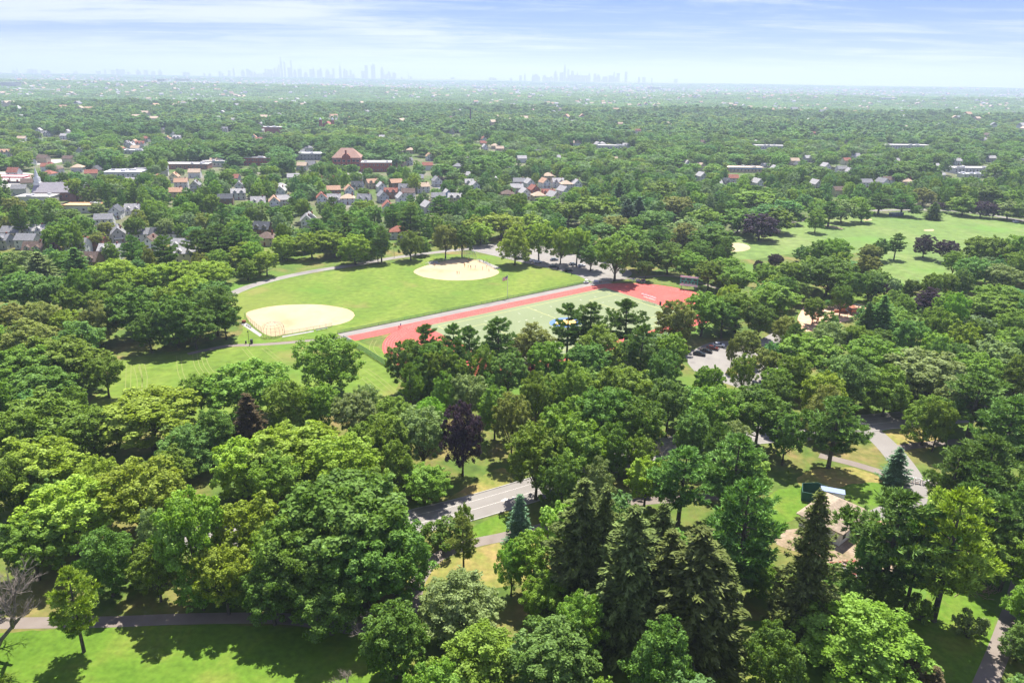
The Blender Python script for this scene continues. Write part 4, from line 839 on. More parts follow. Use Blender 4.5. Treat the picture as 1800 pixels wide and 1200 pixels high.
    o = obj('brushwood', b.mesh('brushwood', WOOD), None, p); tag(o, 'heap of brown brushwood on grass by the lower right path', 'brushwood')
    # road gate: white barricade panels
    a = G(1580, 843); c = G(1632, 853); d = (c - a); L = d.length / 4; ang = math.atan2(d.y, d.x)
    for k in range(4):
        q = a + d * ((k + .5) / 4); t = thing('barricade', f'{["leftmost", "second from left", "third from left", "rightmost"][k]} of four white barricades across the side road', 'barricade', q, ang, 'white barricades on the side road')
        b = MB()
        for z in (.45, .95, 1.4): b.box(-L / 2 + .1, -.05, z - .12, L / 2 - .1, .05, z + .12)
        obj('rail', b.mesh('rail', WHITE), t)
        for x in (-L / 2 + .25, L / 2 - .25): b = MB(); b.box(-.08, -.35, 0, .08, -.06, 1.5); b.box(-.08, -.5, 0, .08, .5, .1); obj('post', b.mesh('post', WHITE), t, (x, 0, 0))
park_buildings()
# ------------------------------------------------------------------ cars
def car_meshes():
    P = [(-2.25, .35), (2.2, .35), (2.25, .62), (2.1, .86), (1.15, .98), (-1.75, .98), (-2.2, .92)]
    b = MB(); b.prism([(x, z) for x, z in P], 'y', -.88, .88); body = b.mesh('body', CARP)
    b = MB(); lo = [(-1.85, -.82), (1.1, -.82), (1.1, .82), (-1.85, .82)]; hi = [(-1.25, -.64), (.35, -.64), (.35, .64), (-1.25, .64)]
    for i in range(4): j = (i + 1) % 4; b.quad([(*lo[i], .985), (*lo[j], .985), (*hi[j], 1.42), (*hi[i], 1.42)])
    cab = b.mesh('window', GLASS)
    b = MB(); b.box(-1.3, -.66, 1.421, .4, .66, 1.48); roof = b.mesh('roof', CARP)
    b = MB(); b.tube([(0, -.11, 0), (0, .11, 0)], .33, 12); wheel = b.mesh('wheel', RUB)
    b = MB(); b.box(-.04, -.2, -.07, .04, .2, .07); lamp = b.mesh('headlight', WHITE); tl = MB(); tl.box(-.04, -.2, -.07, .04, .2, .07); tail = tl.mesh('tail_light', mat('tail_red', (.4, .02, .02), .4))
    b = MB(); b.box(-2.3, -.8, .36, -2.2, .8, .5); b.box(2.2, -.8, .36, 2.3, .8, .5); bump = b.mesh('bumper', DARKM)
    return body, cab, roof, wheel, lamp, tail, bump
CM = car_meshes()
def make_car(u, v, col, yaw, label, group, suv=1.0):
    t = thing('parked_car', label, 'car', G(u, v) + Vector((0, 0, .03)), yaw, group, (1, 1, suv))
    obj('body', CM[0], t, col=col); obj('window', CM[1], t); obj('roof', CM[2], t, col=col); obj('bumper', CM[6], t)
    for x in (-1.4, 1.4):
        for y in (-.82, .82): obj('wheel', CM[3], t, (x, y, .33))
    for y in (-.6, .6): obj('headlight', CM[4], t, (2.23, y, .7)); obj('tail_light', CM[5], t, (-2.25, y, .75))
e = G(1030, 490) - G(890, 456); YF = math.atan2(e.y, e.x) + R(62)
GF = 'cars in the parking lot beyond the playing field'
for u, v, c, y, lb in [(896, 451, (.5, .51, .52), 0, 'silver car under the left end tree of the far parking lot'), (912, 456, (.03, .04, .07), 0, 'navy car beside the silver car in the far parking lot'), (928, 458, (.02, .022, .025), 0, 'black sedan left of the two white cars in far lot'),
    (938, 460, (.72, .72, .72), 0, 'left of two white cars side by side in far lot'), (945, 462, (.75, .75, .74), 0, 'right of two white cars side by side in far lot'), (974, 458, (.16, .20, .26), .05, 'grey-blue car below the middle tree of the far lot'),
    (972, 470, (.02, .04, .035), .0, 'dark green car right of the white pair by the lawn edge'), (999, 477, (.018, .018, .02), .0, 'black car by the lamp post nearest the track'), (1007, 466, (.18, .22, .28), .1, 'grey-blue car behind the black car near the lamp post'), (1022, 469, (.50, .55, .60), .1, 'pale blue car at the right end of the far lot'), (988, 448, (.06, .06, .07), .1, 'dark car in the back row of the far lot')]:
    make_car(u, v, c, YF + y + random.uniform(-.05, .05), lb, GF)
e = G(1263, 609) - G(1228, 625); YN = math.atan2(e.y, e.x) - R(70)
GN_ = 'cars in the small lot among trees'
make_car(1229, 624, (.02, .025, .035), YN, 'leftmost dark car parked in tree shade of the near lot', GN_, 1.05); make_car(1241, 619, (.02, .02, .022), YN, 'black car second from left in tree shade of near lot', GN_); make_car(1252, 614, (.10, .02, .018), YN, 'dark red car between black and white cars in near lot', GN_)
make_car(1263, 609, (.72, .73, .74), YN + .1, 'white car parked right of the shaded dark cars', GN_, 1.1); make_car(1315, 646, (.34, .012, .03), math.atan2(-1, 1) * .6, 'bright red car alone beside the planting island', GN_, 1.1)
tv = G(235, 263); 
make_car(243, 262, (.55, .02, .16), .1, 'magenta van beside the small shop in upper left town', None, 1.5); make_car(88, 287, (.5, .03, .05), 0, 'red car on the open road at upper left', None)
make_car(1785, 391.5, (.62, .66, .74), .2, 'white and blue car at the right edge of the right field', None, 1.2)
for _ in range(2): sheet('road', [(60, 290), (105, 286), (105, 280), (60, 284)], .03 + .004 * _, CONC, jit=0) if _ == 0 else None
prot_poly([(62, 292), (104, 288), (104, 276), (62, 280)])

# ------------------------------------------------------------------ fences, backstops, furniture
CHAIN = mesh_mat('chain_link', (.22, .26, .24), .22); CHAING = mesh_mat('green_chain_link', (.06, .24, .15), .34); SCREEN = mesh_mat('green_windscreen', (.08, .30, .19), .62); CAGE = mesh_mat('cage_mesh', (.46, .34, .28), .14)
def fence(name, label, pts, h, step, pm, rail_r=.035, post_r=.045, netm=None, base_strip=False):
    """a fence along world points: every post a part, a top rail, wire panels between the posts"""
    o = thing(name, label, 'fence', (pts[0][0], pts[0][1], 0)); ox, oy = pts[0][0], pts[0][1]
    b = MB(); b.tube([(0, 0, 0), (0, 0, h)], post_r, 6); pme = b.mesh('post', pm); rb = MB(); nb = MB(); cb = MB()
    for i in range(len(pts) - 1):
        a = Vector(pts[i][:2]); c = Vector(pts[i + 1][:2]); L = (c - a).length; n = max(1, round(L / step))
        for k in range(n + (1 if i == len(pts) - 2 else 0)):
            q = a.lerp(c, k / n); obj('post', pme, o, (q.x - ox, q.y - oy, 0))
        A = (a.x - ox, a.y - oy); C = (c.x - ox, c.y - oy)
        rb.tube([(*A, h - .04), (*C, h - .04)], rail_r, 5); rb.tube([(*A, .12), (*C, .12)], rail_r * .8, 5)
        nb.quad([(*A, .05), (*C, .05), (*C, h - .05), (*A, h - .05)])
        if base_strip:
            d = (c - a).normalized(); nn = Vector((-d.y, d.x)) * .15
            for s in (1,): cb.quad([(A[0] - nn.x, A[1] - nn.y, .16), (C[0] - nn.x, C[1] - nn.y, .16), (C[0] + nn.x, C[1] + nn.y, .16), (A[0] + nn.x, A[1] + nn.y, .16)]); cb.quad([(A[0] - nn.x, A[1] - nn.y, 0), (C[0] - nn.x, C[1] - nn.y, 0), (C[0] - nn.x, C[1] - nn.y, .16), (A[0] - nn.x, A[1] - nn.y, .16)]); cb.quad([(A[0] + nn.x, A[1] + nn.y, 0), (C[0] + nn.x, C[1] + nn.y, 0), (C[0] + nn.x, C[1] + nn.y, .16), (A[0] + nn.x, A[1] + nn.y, .16)])
    obj('rail', rb.mesh('rail', pm), o)
    if netm: obj('wire_mesh', nb.mesh('wire_mesh', netm), o)
    if base_strip: obj('base_strip', cb.mesh('base_strip', mat('dark_base_strip', (.09, .085, .085), .9)), o)  # low dark strip along the foot of the fence
    return o
fence('track_fence', 'long low green chain fence between the outfield and the red straight', [tp(-3, -5), tp(60, -5), tp(132, -5)], 1.25, 3.0, GREENM, netm=CHAING, base_strip=True)
fence('field_fence', 'green screened fence running diagonally below the track bend', [tuple(G(604, 599)[:2]), tuple(G(645, 622)[:2]), tuple(G(692, 652)[:2]), tuple(G(740, 685)[:2])], 2.2, 2.8, GREENM, netm=SCREEN)
def infield_fence(label, px, h=1.6, m=STEEL): fence('infield_fence', label, [tuple(G(u, v)[:2]) for u, v in px], h, 2.6, m, netm=CHAIN)
infield_fence('green chain fence along the left side of the near infield', [(430, 559), (444, 572), (459, 584)], 2.4, GREENM)
infield_fence('grey chain fence along the front of the near infield', [(501, 589), (540, 583), (584, 574)], 1.8)
infield_fence('low chain fence left of the far backstop', [(748, 467), (780, 460), (808, 455)], 1.6)
infield_fence('low chain fence right of the far backstop', [(840, 459), (858, 467), (872, 474)], 1.6)
def backstop(label, u, v, r, h, face, pm):
    """rounded backstop cage: bent pipes, rings and wire netting, open towards the infield"""
    o = thing('backstop', label, 'backstop', G(u, v), face); n = 9; nb = MB(); prof = [(1, 0), (1.0, .45), (.93, .72), (.74, .90), (.45, .99), (.12, 1.02)]
    pts = []
    for k in range(n):
        a = math.pi + math.pi * k / (n - 1); row = [(r * q * math.cos(a), r * q * math.sin(a), h * z) for q, z in prof]; pts.append(row)
        b = MB(); b.tube(row, .05, 5); obj('pipe', b.mesh('pipe', pm), o)
    for j in range(len(prof)):
        b = MB(); b.tube([pts[k][j] for k in range(n)], .04, 5); obj('ring', b.mesh('ring', pm), o)
    for k in range(n - 1):
        for j in range(len(prof) - 1): nb.quad([pts[k][j], pts[k + 1][j], pts[k + 1][j + 1], pts[k][j + 1]])
    obj('wire_mesh', nb.mesh('wire_mesh', CAGE), o)
RUST = mat('pinkish_pipe', (.40, .27, .22), .6)
backstop('large rounded pipe backstop at the near infield corner', 480.5, 588, 4.3, 5.2, R(30), RUST)
backstop('rounded grey backstop at the far infield', 824, 456, 4.2, 5.0, R(175), STEEL)
def slab(name, px, z=.06): sheet(name, px, z, CONC, smooth=False, jit=0, block=False)
slab('pavement', [(424, 570), (431, 567), (461, 588), (457, 592)]); slab('pavement', [(495, 591), (551, 581), (552, 583), (497, 593)])
slab('pavement', [(838, 456), (846, 457), (880, 471), (872, 473)]); slab('pavement', [(752, 462), (770, 459), (770, 463), (755, 465)])
def bench(label, u, v, yaw, L=4.5, m=STEEL, group='team benches by the infields', cover=False):
    t = thing('team_bench', label, 'bench', G(u, v) + Vector((0, 0, .06)), yaw, group)
    b = MB(); b.box(-L / 2, -.15, .42, L / 2, .15, .47); obj('seat', b.mesh('seat', m), t); b = MB(); b.box(-L / 2, .2, .62, L / 2, .25, .88); obj('backrest', b.mesh('backrest', m), t)
    for x in (-L * .4, 0, L * .4): b = MB(); b.box(x - .04, -.15, 0, x + .04, .25, .42); b.box(x - .04, .2, .42, x + .04, .245, .62); obj('leg', b.mesh('leg', m), t)
def yaw_of(a, c): d = G(*c) - G(*a); return math.atan2(d.y, d.x)
bench('metal bench left of the near infield fence', 437, 574, yaw_of((424, 568), (458, 590))); bench('metal bench on the slab in front of the near infield', 566, 580.5, yaw_of((551, 583), (580, 577)), 5)
bench('metal bench right of the far infield among players', 855, 463, yaw_of((846, 458), (876, 472))); bench('metal bench left of the far infield', 760, 462, yaw_of((750, 464), (770, 460)))
bench('small dark bench on grass left of the near infield', 424, 571.5, .4, 2.4, DARKM)
bench('long white bench on the red track end zone', 1140, 522, yaw_of((1130, 518.5), (1151, 525.5)), 9.5, WHITE, None)
t = thing('equipment_cart', 'small rust-brown cart beside the near infield fence', 'cart', G(429, 567.5)); b = MB(); b.box(-.7, -.45, .35, .7, .45, 1.1); obj('body', b.mesh('body', PAINT), t, col=(.25, .06, .04))
for x in (-.5, .5): b = MB(); b.tube([(x, -.5, .25), (x, -.42, .25)], .25, 10); b.tube([(x, .42, .25), (x, .5, .25)], .25, 10); obj('wheel', b.mesh('wheel', RUB), t)
def lamp_post(label, u, v, h=5.4):
    t = thing('lamp_post', label, 'lamp post', G(u, v), 0, 'dark park lamp posts'); b = MB(); b.tube([(0, 0, 0), (0, 0, .4), (0, 0, h)], [.16, .09, .07], 8); obj('pole', b.mesh('pole', DARKM), t)
    b = MB(); b.tube([(0, 0, h), (0, 0, h + .12), (0, 0, h + .5), (0, 0, h + .62)], [.12, .24, .2, .05], 8); obj('lantern', b.mesh('lantern', DARKM), t)
lamp_post('dark lamp post beside the path below the near infield', 438.5, 608); lamp_post('dark lamp post by the black car in the far lot', 1004.5, 483); lamp_post('short dark post in front of the two white cars', 948.5, 469, 2.6); lamp_post('dark lamp post in the playground', 1489, 559, 6.5); lamp_post('slim lamp post by the far road left of the infield', 693, 453, 6)
def bin_(label, u, v, w, h, cat='bin', m=DARKM):
    t = thing('litter_bin', label, cat, G(u, v), .2, 'dark bins round the playing fields'); b = MB(); b.box(-w / 2, -w / 2, 0, w / 2, w / 2, h); obj('body', b.mesh('body', m), t); b = MB(); b.box(-w / 2 - .05, -w / 2 - .05, h + .003, w / 2 + .05, w / 2 + .05, h + .12); obj('lid', b.mesh('lid', m), t)
bin_('black utility cabinet right of the lamp post by the path', 442.5, 603.5, .9, 1.5); bin_('small dark bin left of the lamp post by the path', 432.5, 603.5, .5, .9); bin_('dark bin at the left corner of the far lot', 882, 449, .8, 1.3); bin_('dark bin between the parked cars and lawn edge', 980.5, 473.5, .9, 1.3); bin_('dark bin at the end of the turf field', 1160.5, 536, .7, 1.5)

def flagpole():
    p = G(892, 523); t = thing('flagpole', 'tall white flagpole beside the track fence', 'flagpole', p); H = 10.6
    b = MB(); b.tube([(0, 0, 0), (0, 0, H * .5), (0, 0, H)], [.11, .09, .06], 8); obj('pole', b.mesh('pole', WHITE), t); b = MB(); b.tube([(0, 0, H), (0, 0, H + .12), (0, 0, H + .24)], [.05, .12, .03], 8); obj('finial', b.mesh('finial', mat('gilt', (.6, .45, .15), .3, metal=.8)), t)
    RD = mat('flag_red', (.50, .03, .05), .8); BLU = mat('flag_blue', (.03, .05, .20), .8); WF = mat('flag_white', (.80, .80, .80), .8)
    b = MB(); L, Wd = 2.9, 1.75
    def fp(s, w): # s along the fly, w down the hoist; the cloth sags to the left
        x = -.07 - s * L * .80; z = H - .15 - w * Wd - s * L * .42 - .12 * math.sin(s * 6); y = .22 * math.sin(s * 7 + w) * s; return (x, y, z)
    for k in range(13):
        for i in range(12):
            s0, s1 = i / 12, (i + 1) / 12; can = k < 7 and s1 <= .42; b.quad([fp(s0, k / 13), fp(s0, (k + 1) / 13), fp(s1, (k + 1) / 13), fp(s1, k / 13)], 2 if can else (0 if k % 2 == 0 else 1))
    for r_ in range(9):
        for c in range(6 if r_ % 2 == 0 else 5):
            s = (.035 + (c + (0 if r_ % 2 == 0 else .5)) * .066); w = (.035 + r_ * .058); q = Vector(fp(s, w)); e_ = .035
            for dy in (-.012, .012): b.quad([(q.x - e_, q.y + dy, q.z), (q.x, q.y + dy, q.z - e_), (q.x + e_, q.y + dy, q.z), (q.x, q.y + dy, q.z + e_)], 1)
    f = obj('flag', b.mesh('flag', [RD, WF, BLU]), None, p); tag(f, 'red, white and blue striped flag with starred canton on the tall pole', 'flag')
flagpole()
def scoreboard():
    p = G(1210, 508); t = thing('scoreboard', 'green scoreboard with white border bands facing the track end', 'scoreboard', p, R(-22)); PG = mat('board_green', (.03, .34, .22), .5)
    w = 8.6; b = MB(); b.box(-w / 2, -.2, 1.6, w / 2, .2, 6.4); obj('panel', b.mesh('panel', PG), t)
    for x in (-w * .4, w * .4): b = MB(); b.box(x - .15, .21, 0, x + .15, .45, 6.0); obj('post', b.mesh('post', STEEL), t)
    b = MB(); b.box(-w / 2, -.26, 1.5, w / 2, -.21, 2.35); obj('lower_band', b.mesh('lower_band', PAINT), t, col=(.8, .82, .82))
    b = MB(); b.box(-w / 2, -.26, 5.6, w / 2, -.21, 6.5); obj('upper_band', b.mesh('upper_band', PAINT), t, col=(.75, .78, .78))
    for x, z, ww in ((-2.9, 4.7, 1.7), (0, 4.7, 2.2), (2.9, 4.7, 1.7), (-3.1, 3.4, .9), (-1.4, 3.4, .9), (.3, 3.4, .9), (1.9, 3.4, .9), (3.3, 3.4, .9)):
        b = MB(); b.box(x - ww / 2, -.25, z - .4, x + ww / 2, -.21, z + .4); obj('display', b.mesh('display', DARKM), t)
    for x in (-2.9, 2.9, -.9, .9): b = MB(); b.box(x - .7, -.25, 2.65, x + .7, -.21, 2.85); obj('white_strip', b.mesh('white_strip', WHITE), t)
scoreboard()
def frame_board(label, u, v, w, h, yaw, fill):
    t = thing('field_board', label, 'board', G(u, v), yaw, 'white framed boards beyond the track end'); b = MB()
    for x in (-w / 2, w / 2 - .12): b.box(x, -.06, 0, x + .12, .06, h)
    b.box(-w / 2 + .12, -.06, h - .14, w / 2 - .12, .06, h); b.box(-w / 2 + .12, -.06, .5, w / 2 - .12, .06, .64); obj('frame', b.mesh('frame', WHITE), t)
    b = MB(); b.box(-w / 2 + .13, -.03, .65, w / 2 - .13, .03, h - .15); obj('panel', b.mesh('panel', PAINT), t, col=fill)
frame_board('white framed board farthest right beyond the track end', 1130, 497, 2.1, 1.9, -.1, (.05, .07, .06)); frame_board('pale blue framed board beside the dark framed one', 1121, 496, 1.9, 1.7, -.1, (.35, .40, .50)); frame_board('small white board left of the pale blue framed board', 1114, 494, 1.2, 1.1, -.1, (.6, .62, .66)); frame_board('leftmost low white board of the row beyond the track', 1109, 493, 1.6, 1.0, -.1, (.6, .62, .66)); frame_board('pale blue board by the lot beyond the straight', 1048, 497, 2.2, 1.5, -.1, (.50, .56, .66))
def goal(label, u, v, yaw, w=6.4, h=2.3):
    t = thing('soccer_goal', label, 'goal', G(u, v) + Vector((0, 0, .06)), yaw); b = MB(); b.tube([(-w / 2, 0, 0), (-w / 2, 0, h), (w / 2, 0, h), (w / 2, 0, 0)], .07, 6); obj('goal_frame', b.mesh('goal_frame', WHITE), t)
    b = MB(); [b.tube([(x, 0, h), (x, .8, h), (x, 2.0, 0), (x, 0, .05)], .04, 5) for x in (-w / 2, w / 2)]; b.tube([(-w / 2, 2, .04), (w / 2, 2, .04)], .04, 5); obj('stay', b.mesh('stay', WHITE), t)
    b = MB(); b.quad([(-w / 2, .8, h), (w / 2, .8, h), (w / 2, 2, .05), (-w / 2, 2, .05)]); b.quad([(-w / 2, 0, h), (w / 2, 0, h), (w / 2, .8, h), (-w / 2, .8, h)]); obj('net', b.mesh('net', mesh_mat('net' + label[:3], (.8, .8, .8), .25)), t)
goal('white soccer goal at the far end of the turf field', 1140, 533, TROT - math.pi / 2, 7.0); goal('small white goal frame on the right playing field', 1640, 379, .2, 6)
t = thing('utility_cart', 'small white utility cart in shade by the track corner', 'cart', G(1030, 498), .3); b = MB(); b.box(-1.2, -.6, .35, 1.2, .6, .9); obj('body', b.mesh('body', WHITE), t); b = MB(); b.box(-.6, -.6, 1.75, .7, .6, 1.85); obj('roof', b.mesh('roof', WHITE), t)
for x in (-.5, .6):
    for y in (-.52, .52): b = MB(); b.tube([(x, y, .9), (x, y, 1.75)], .04, 5); obj('roof_post', b.mesh('roof_post', DARKM), t)
for x in (-.8, .8):
    for y in (-.62, .62): b = MB(); b.tube([(x, y - .08, .28), (x, y + .08, .28)], .28, 10); obj('wheel', b.mesh('wheel', RUB), t)
# blue shelter on the right field
t = thing('blue_shelter', 'long dark blue shelter with white roof on the right field', 'shelter', G(1575, 380), R(12)); b = MB(); b.box(-5.4, -1.3, .1, 5.4, 1.3, 2.5); obj('wall', b.mesh('wall', PAINT), t, col=(.05, .09, .16)); b = MB(); b.box(-5.7, -1.6, 2.505, 5.7, 1.6, 2.8); obj('roof', b.mesh('roof', WHITE), t)
for k in range(6): b = MB(); b.box(-.06, -1.36, .1, .06, -1.31, 2.5); obj('rib', b.mesh('rib', DARKM), t, (-4.8 + k * 1.92, 0, 0))
for px in ([(1450, 397), (1458, 396), (1480, 401), (1478, 403)], [(1518, 386), (1530, 385), (1532, 387), (1520, 388)], [(1625, 404), (1640, 403), (1640, 406), (1626, 406)]): sheet('bare_patch', px, .018, CLAY, jit=.1, block=False)
# playground pieces
def playground():
    OR = mat('terracotta_paint', (.45, .17, .10), .6); TE = mat('teal_plastic', (.05, .36, .38), .4)
    def tower(label, u, v, yaw):
        t = thing('play_tower', label, 'play tower', G(u, v) + Vector((0, 0, .02)), yaw, 'play towers on the wood chips')
        for x in (-1, 1):
            for y in (-1, 1): b = MB(); b.box(x - .08, y - .08, 0, x + .08, y + .08, 3.1); obj('post', b.mesh('post', OR), t)
        b = MB(); b.box(-1, -1, 1.3, 1, 1, 1.42); obj('deck', b.mesh('deck', WOOD), t); b = MB(); [b.quad(q) for q in ([(-1.3, -1.3, 3.1), (1.3, -1.3, 3.1), (0, 0, 4.2)], [(1.3, -1.3, 3.1), (1.3, 1.3, 3.1), (0, 0, 4.2)], [(1.3, 1.3, 3.1), (-1.3, 1.3, 3.1), (0, 0, 4.2)], [(-1.3, 1.3, 3.1), (-1.3, -1.3, 3.1), (0, 0, 4.2)], [(-1.3, 1.3, 3.1), (1.3, 1.3, 3.1), (1.3, -1.3, 3.1), (-1.3, -1.3, 3.1)])]; obj('roof', b.mesh('roof', OR), t)
        b = MB(); b.prism([(1.0, 1.4), (3.6, .2), (4.1, .2), (4.1, .28), (3.6, .3), (1.0, 1.52)], 'y', -.35, .35); obj('slide', b.mesh('slide', TE), t)
        for y in (-1.0, 1.0): b = MB(); b.box(-.9, y - .04, 1.45, .9, y + .04, 2.1); obj('panel', b.mesh('panel', OR), t)
    tower('terracotta play tower right of the tall playground lamp', 1497, 552, .3); tower('terracotta play tower left of the tall playground lamp', 1480, 549, -.4); tower('terracotta play tower half hidden at the left of playground', 1433, 566, .9)
    t = thing('wall', 'low terracotta wall joining the play towers', 'wall', G(1489, 549), .1); b = MB(); b.box(-6, -.2, 0, 6, .2, 1.2); obj('panel', b.mesh('panel', OR), t)
    t = thing('swing_set', 'grey swing set on tan wood chips at the playground', 'swing', G(1436, 549), .2)
    for x in (-2.6, 2.6): b = MB(); b.tube([(x, -1, 0), (x, 0, 2.6), (x, 1, 0)], .06, 6); obj('leg', b.mesh('leg', STEEL), t)
    b = MB(); b.tube([(-2.7, 0, 2.6), (2.7, 0, 2.6)], .06, 6); obj('crossbar', b.mesh('crossbar', STEEL), t)
    for x in (-1.2, 1.2): b = MB(); b.tube([(x - .2, 0, 2.55), (x - .2, 0, .55)], .015, 4); b.tube([(x + .2, 0, 2.55), (x + .2, 0, .55)], .015, 4); b.box(x - .25, -.1, .5, x + .25, .1, .55); obj('seat', b.mesh('seat', RUB), t)
    t = thing('slide', 'turquoise slide on the lawn right of the play towers', 'slide', G(1508, 541), .15); b = MB(); b.prism([(-3, 2.2), (-2.2, 2.2), (2.4, .3), (3.2, .25), (3.2, .35), (2.4, .45), (-2.2, 2.4), (-3, 2.4)], 'y', -.45, .45); obj('chute', b.mesh('chute', TE), t)
    for x, z in ((-2.8, 2.2), (-2.2, 2.15), (.4, 1.1)): b = MB(); b.box(x - .06, -.4, 0, x + .06, .4, z); obj('leg', b.mesh('leg', STEEL), t)
    t = thing('picnic_shelter', 'small brown picnic shelter behind the playground trees', 'shelter', G(1470, 527), .2)
    for x in (-1.8, 1.8):
        for y in (-1.5, 1.5): b = MB(); b.box(x - .1, y - .1, 0, x + .1, y + .1, 2.4); obj('post', b.mesh('post', WOOD), t)
    b = MB(); [b.quad(q) for q in ([(-2.4, -2.1, 2.4), (2.4, -2.1, 2.4), (0, 0, 3.9)], [(2.4, -2.1, 2.4), (2.4, 2.1, 2.4), (0, 0, 3.9)], [(2.4, 2.1, 2.4), (-2.4, 2.1, 2.4), (0, 0, 3.9)], [(-2.4, 2.1, 2.4), (-2.4, -2.1, 2.4), (0, 0, 3.9)])]; obj('roof', b.mesh('roof', WOOD), t)
playground()

# ------------------------------------------------------------------ people: one skinned body per pose, cloth colours by material slot
def person_mesh(pose):
    J = {'pelvis': (0, 0, .95), 'chest': (0, .02, 1.32), 'neck': (0, .02, 1.50), 'head': (0, .0, 1.64), 'top': (0, .0, 1.76)}
    st = .28 if pose == 'walk' else .03
    for s, n in ((-1, 'l'), (1, 'r')):
        f = st * s
        J['hip' + n] = (s * .09, 0, .90); J['knee' + n] = (s * .11, -f * .5 - .02, .50); J['ankle' + n] = (s * .12, -f + (.05 if f < 0 else 0), .09); J['toe' + n] = (s * .13, -f - .17, .04)
        J['sho' + n] = (s * .19, .02, 1.42); J['elb' + n] = (s * .27, .04 + f * .4, 1.15); J['wri' + n] = (s * .29, -.06 + f * .9, .92) if pose != 'bat' else (s * .10, -.30, 1.25); J['han' + n] = (s * .29, -.10 + f * .9, .82) if pose != 'bat' else (s * .06, -.38, 1.3)
    E = [('pelvis', 'chest'), ('chest', 'neck'), ('neck', 'head'), ('head', 'top')]
    for n in 'lr': E += [('pelvis', 'hip' + n), ('hip' + n, 'knee' + n), ('knee' + n, 'ankle' + n), ('ankle' + n, 'toe' + n), ('chest', 'sho' + n), ('sho' + n, 'elb' + n), ('elb' + n, 'wri' + n), ('wri' + n, 'han' + n)]
    rad = {'pelvis': .15, 'chest': .16, 'neck': .06, 'head': .105, 'top': .07, 'hip': .10, 'knee': .07, 'ankle': .05, 'toe': .04, 'sho': .075, 'elb': .05, 'wri': .035, 'han': .04}
    names = list(J); me = bpy.data.meshes.new('body'); me.from_pydata([J[n] for n in names], [(names.index(a), names.index(c)) for a, c in E], [])
    o = bpy.data.objects.new('body', me); COL.objects.link(o); o.modifiers.new('skin', 'SKIN'); sv = me.skin_vertices[0].data if me.skin_vertices else None
    if sv is None:
        bpy.context.view_layer.objects.active = o; sv = me.skin_vertices[0].data
    for i, n in enumerate(names):
        r_ = rad[n if n in rad else n[:-1]]; sv[i].radius = (r_, r_ * (.7 if n in ('chest', 'pelvis') else 1)); sv[i].use_root = (n == 'pelvis')
    o.modifiers.new('sub', 'SUBSURF').levels = 1
    dg = bpy.context.evaluated_depsgraph_get(); dg.update(); m2 = bpy.data.meshes.new_from_object(o.evaluated_get(dg)); bpy.data.objects.remove(o)
    m2.name = 'body'; return m2
SKIN = mat('skin', (.45, .28, .20), .6); HAIR = mat('hair', (.03, .02, .015), .7)
def clothed(me, shirt, trousers):
    m = me.copy(); m.materials.clear()
    for q in (SKIN, shirt, trousers, HAIR, DARKM): m.materials.append(q)
    for p in m.polygons:
        c = p.center; z = c.z
        p.material_index = 3 if z > 1.68 or (z > 1.58 and c.y > .05) else 0 if z > 1.50 else 1 if z > .98 and abs(c.x) < .25 else 0 if z > .98 and abs(c.x) >= .25 else (0 if abs(c.x) > .24 else 2) if z > .5 else (0 if z > .12 else 4)
        p.use_smooth = True
    return m
PM = {k: person_mesh(k) for k in ('stand', 'walk', 'bat')}
SH = {'black': (.02, .02, .025), 'orange': (.60, .20, .05), 'navy': (.03, .05, .16), 'white': (.75, .75, .75), 'yellow': (.65, .5, .08), 'grey': (.25, .25, .27), 'purple': (.16, .08, .35)}
CLM = {}
def person(u, v, pose, shirt, tr, yaw, label, group, z=.03):
    k = (pose, shirt, tr)
    if k not in CLM: CLM[k] = clothed(PM[pose], mat('shirt_' + shirt, SH[shirt], .8), mat('trousers_' + tr, SH[tr], .8))
    o = obj('person', CLM[k], None, G(u, v) + Vector((0, 0, z))); o.rotation_euler = (0, 0, yaw); o.scale = (1.04,) * 3; tag(o, label, 'person', group)
GP = 'softball players on the far infield'
for u, v, po, sh, tr, lb in [(803.5, 482, 'stand', 'orange', 'black', 'left of two players side by side at front of far infield'), (807, 482, 'stand', 'black', 'black', 'right of two players side by side at front of far infield'), (816, 466.5, 'walk', 'orange', 'black', 'player in orange and black left of the far infield middle'), (817, 469.5, 'stand', 'yellow', 'yellow', 'player in yellow just below the orange one on far infield'),
    (823, 471, 'stand', 'orange', 'black', 'left of two players standing mid infield'), (827.5, 472, 'stand', 'black', 'black', 'right of two players standing mid infield'), (835.5, 472, 'stand', 'white', 'white', 'lone pale player in the far infield middle'), (848.5, 474, 'stand', 'black', 'orange', 'dark player near the right side of far infield'), (855.5, 472, 'stand', 'orange', 'white', 'player in orange top close to the right fence'), (859.5, 478, 'walk', 'orange', 'black', 'rightmost player walking on the far infield'),
    (823.5, 460, 'bat', 'orange', 'black', 'batter in orange before the far backstop'), (824.5, 456, 'stand', 'black', 'black', 'dark figure inside the far backstop'), (764, 468, 'stand', 'orange', 'grey', 'player alone at the left side of far infield'), (843, 461, 'stand', 'navy', 'black', 'person in navy at left end of players bench'), (850, 462, 'stand', 'black', 'navy', 'person in black standing at the players bench'), (856, 460.5, 'stand', 'navy', 'navy', 'person standing behind the players bench'), (861, 465.5, 'stand', 'black', 'grey', 'person at right end of the players bench')]:
    person(u, v, po, sh, tr, random.uniform(-2, 2), lb, GP)
person(701.5, 579.5, 'walk', 'black', 'grey', R(40), 'walker in black on the bend of the red track', 'walkers on the running track', .05); person(704.5, 575.5, 'walk', 'purple', 'navy', R(40), 'walker in purple ahead on the red track', 'walkers on the running track', .05)
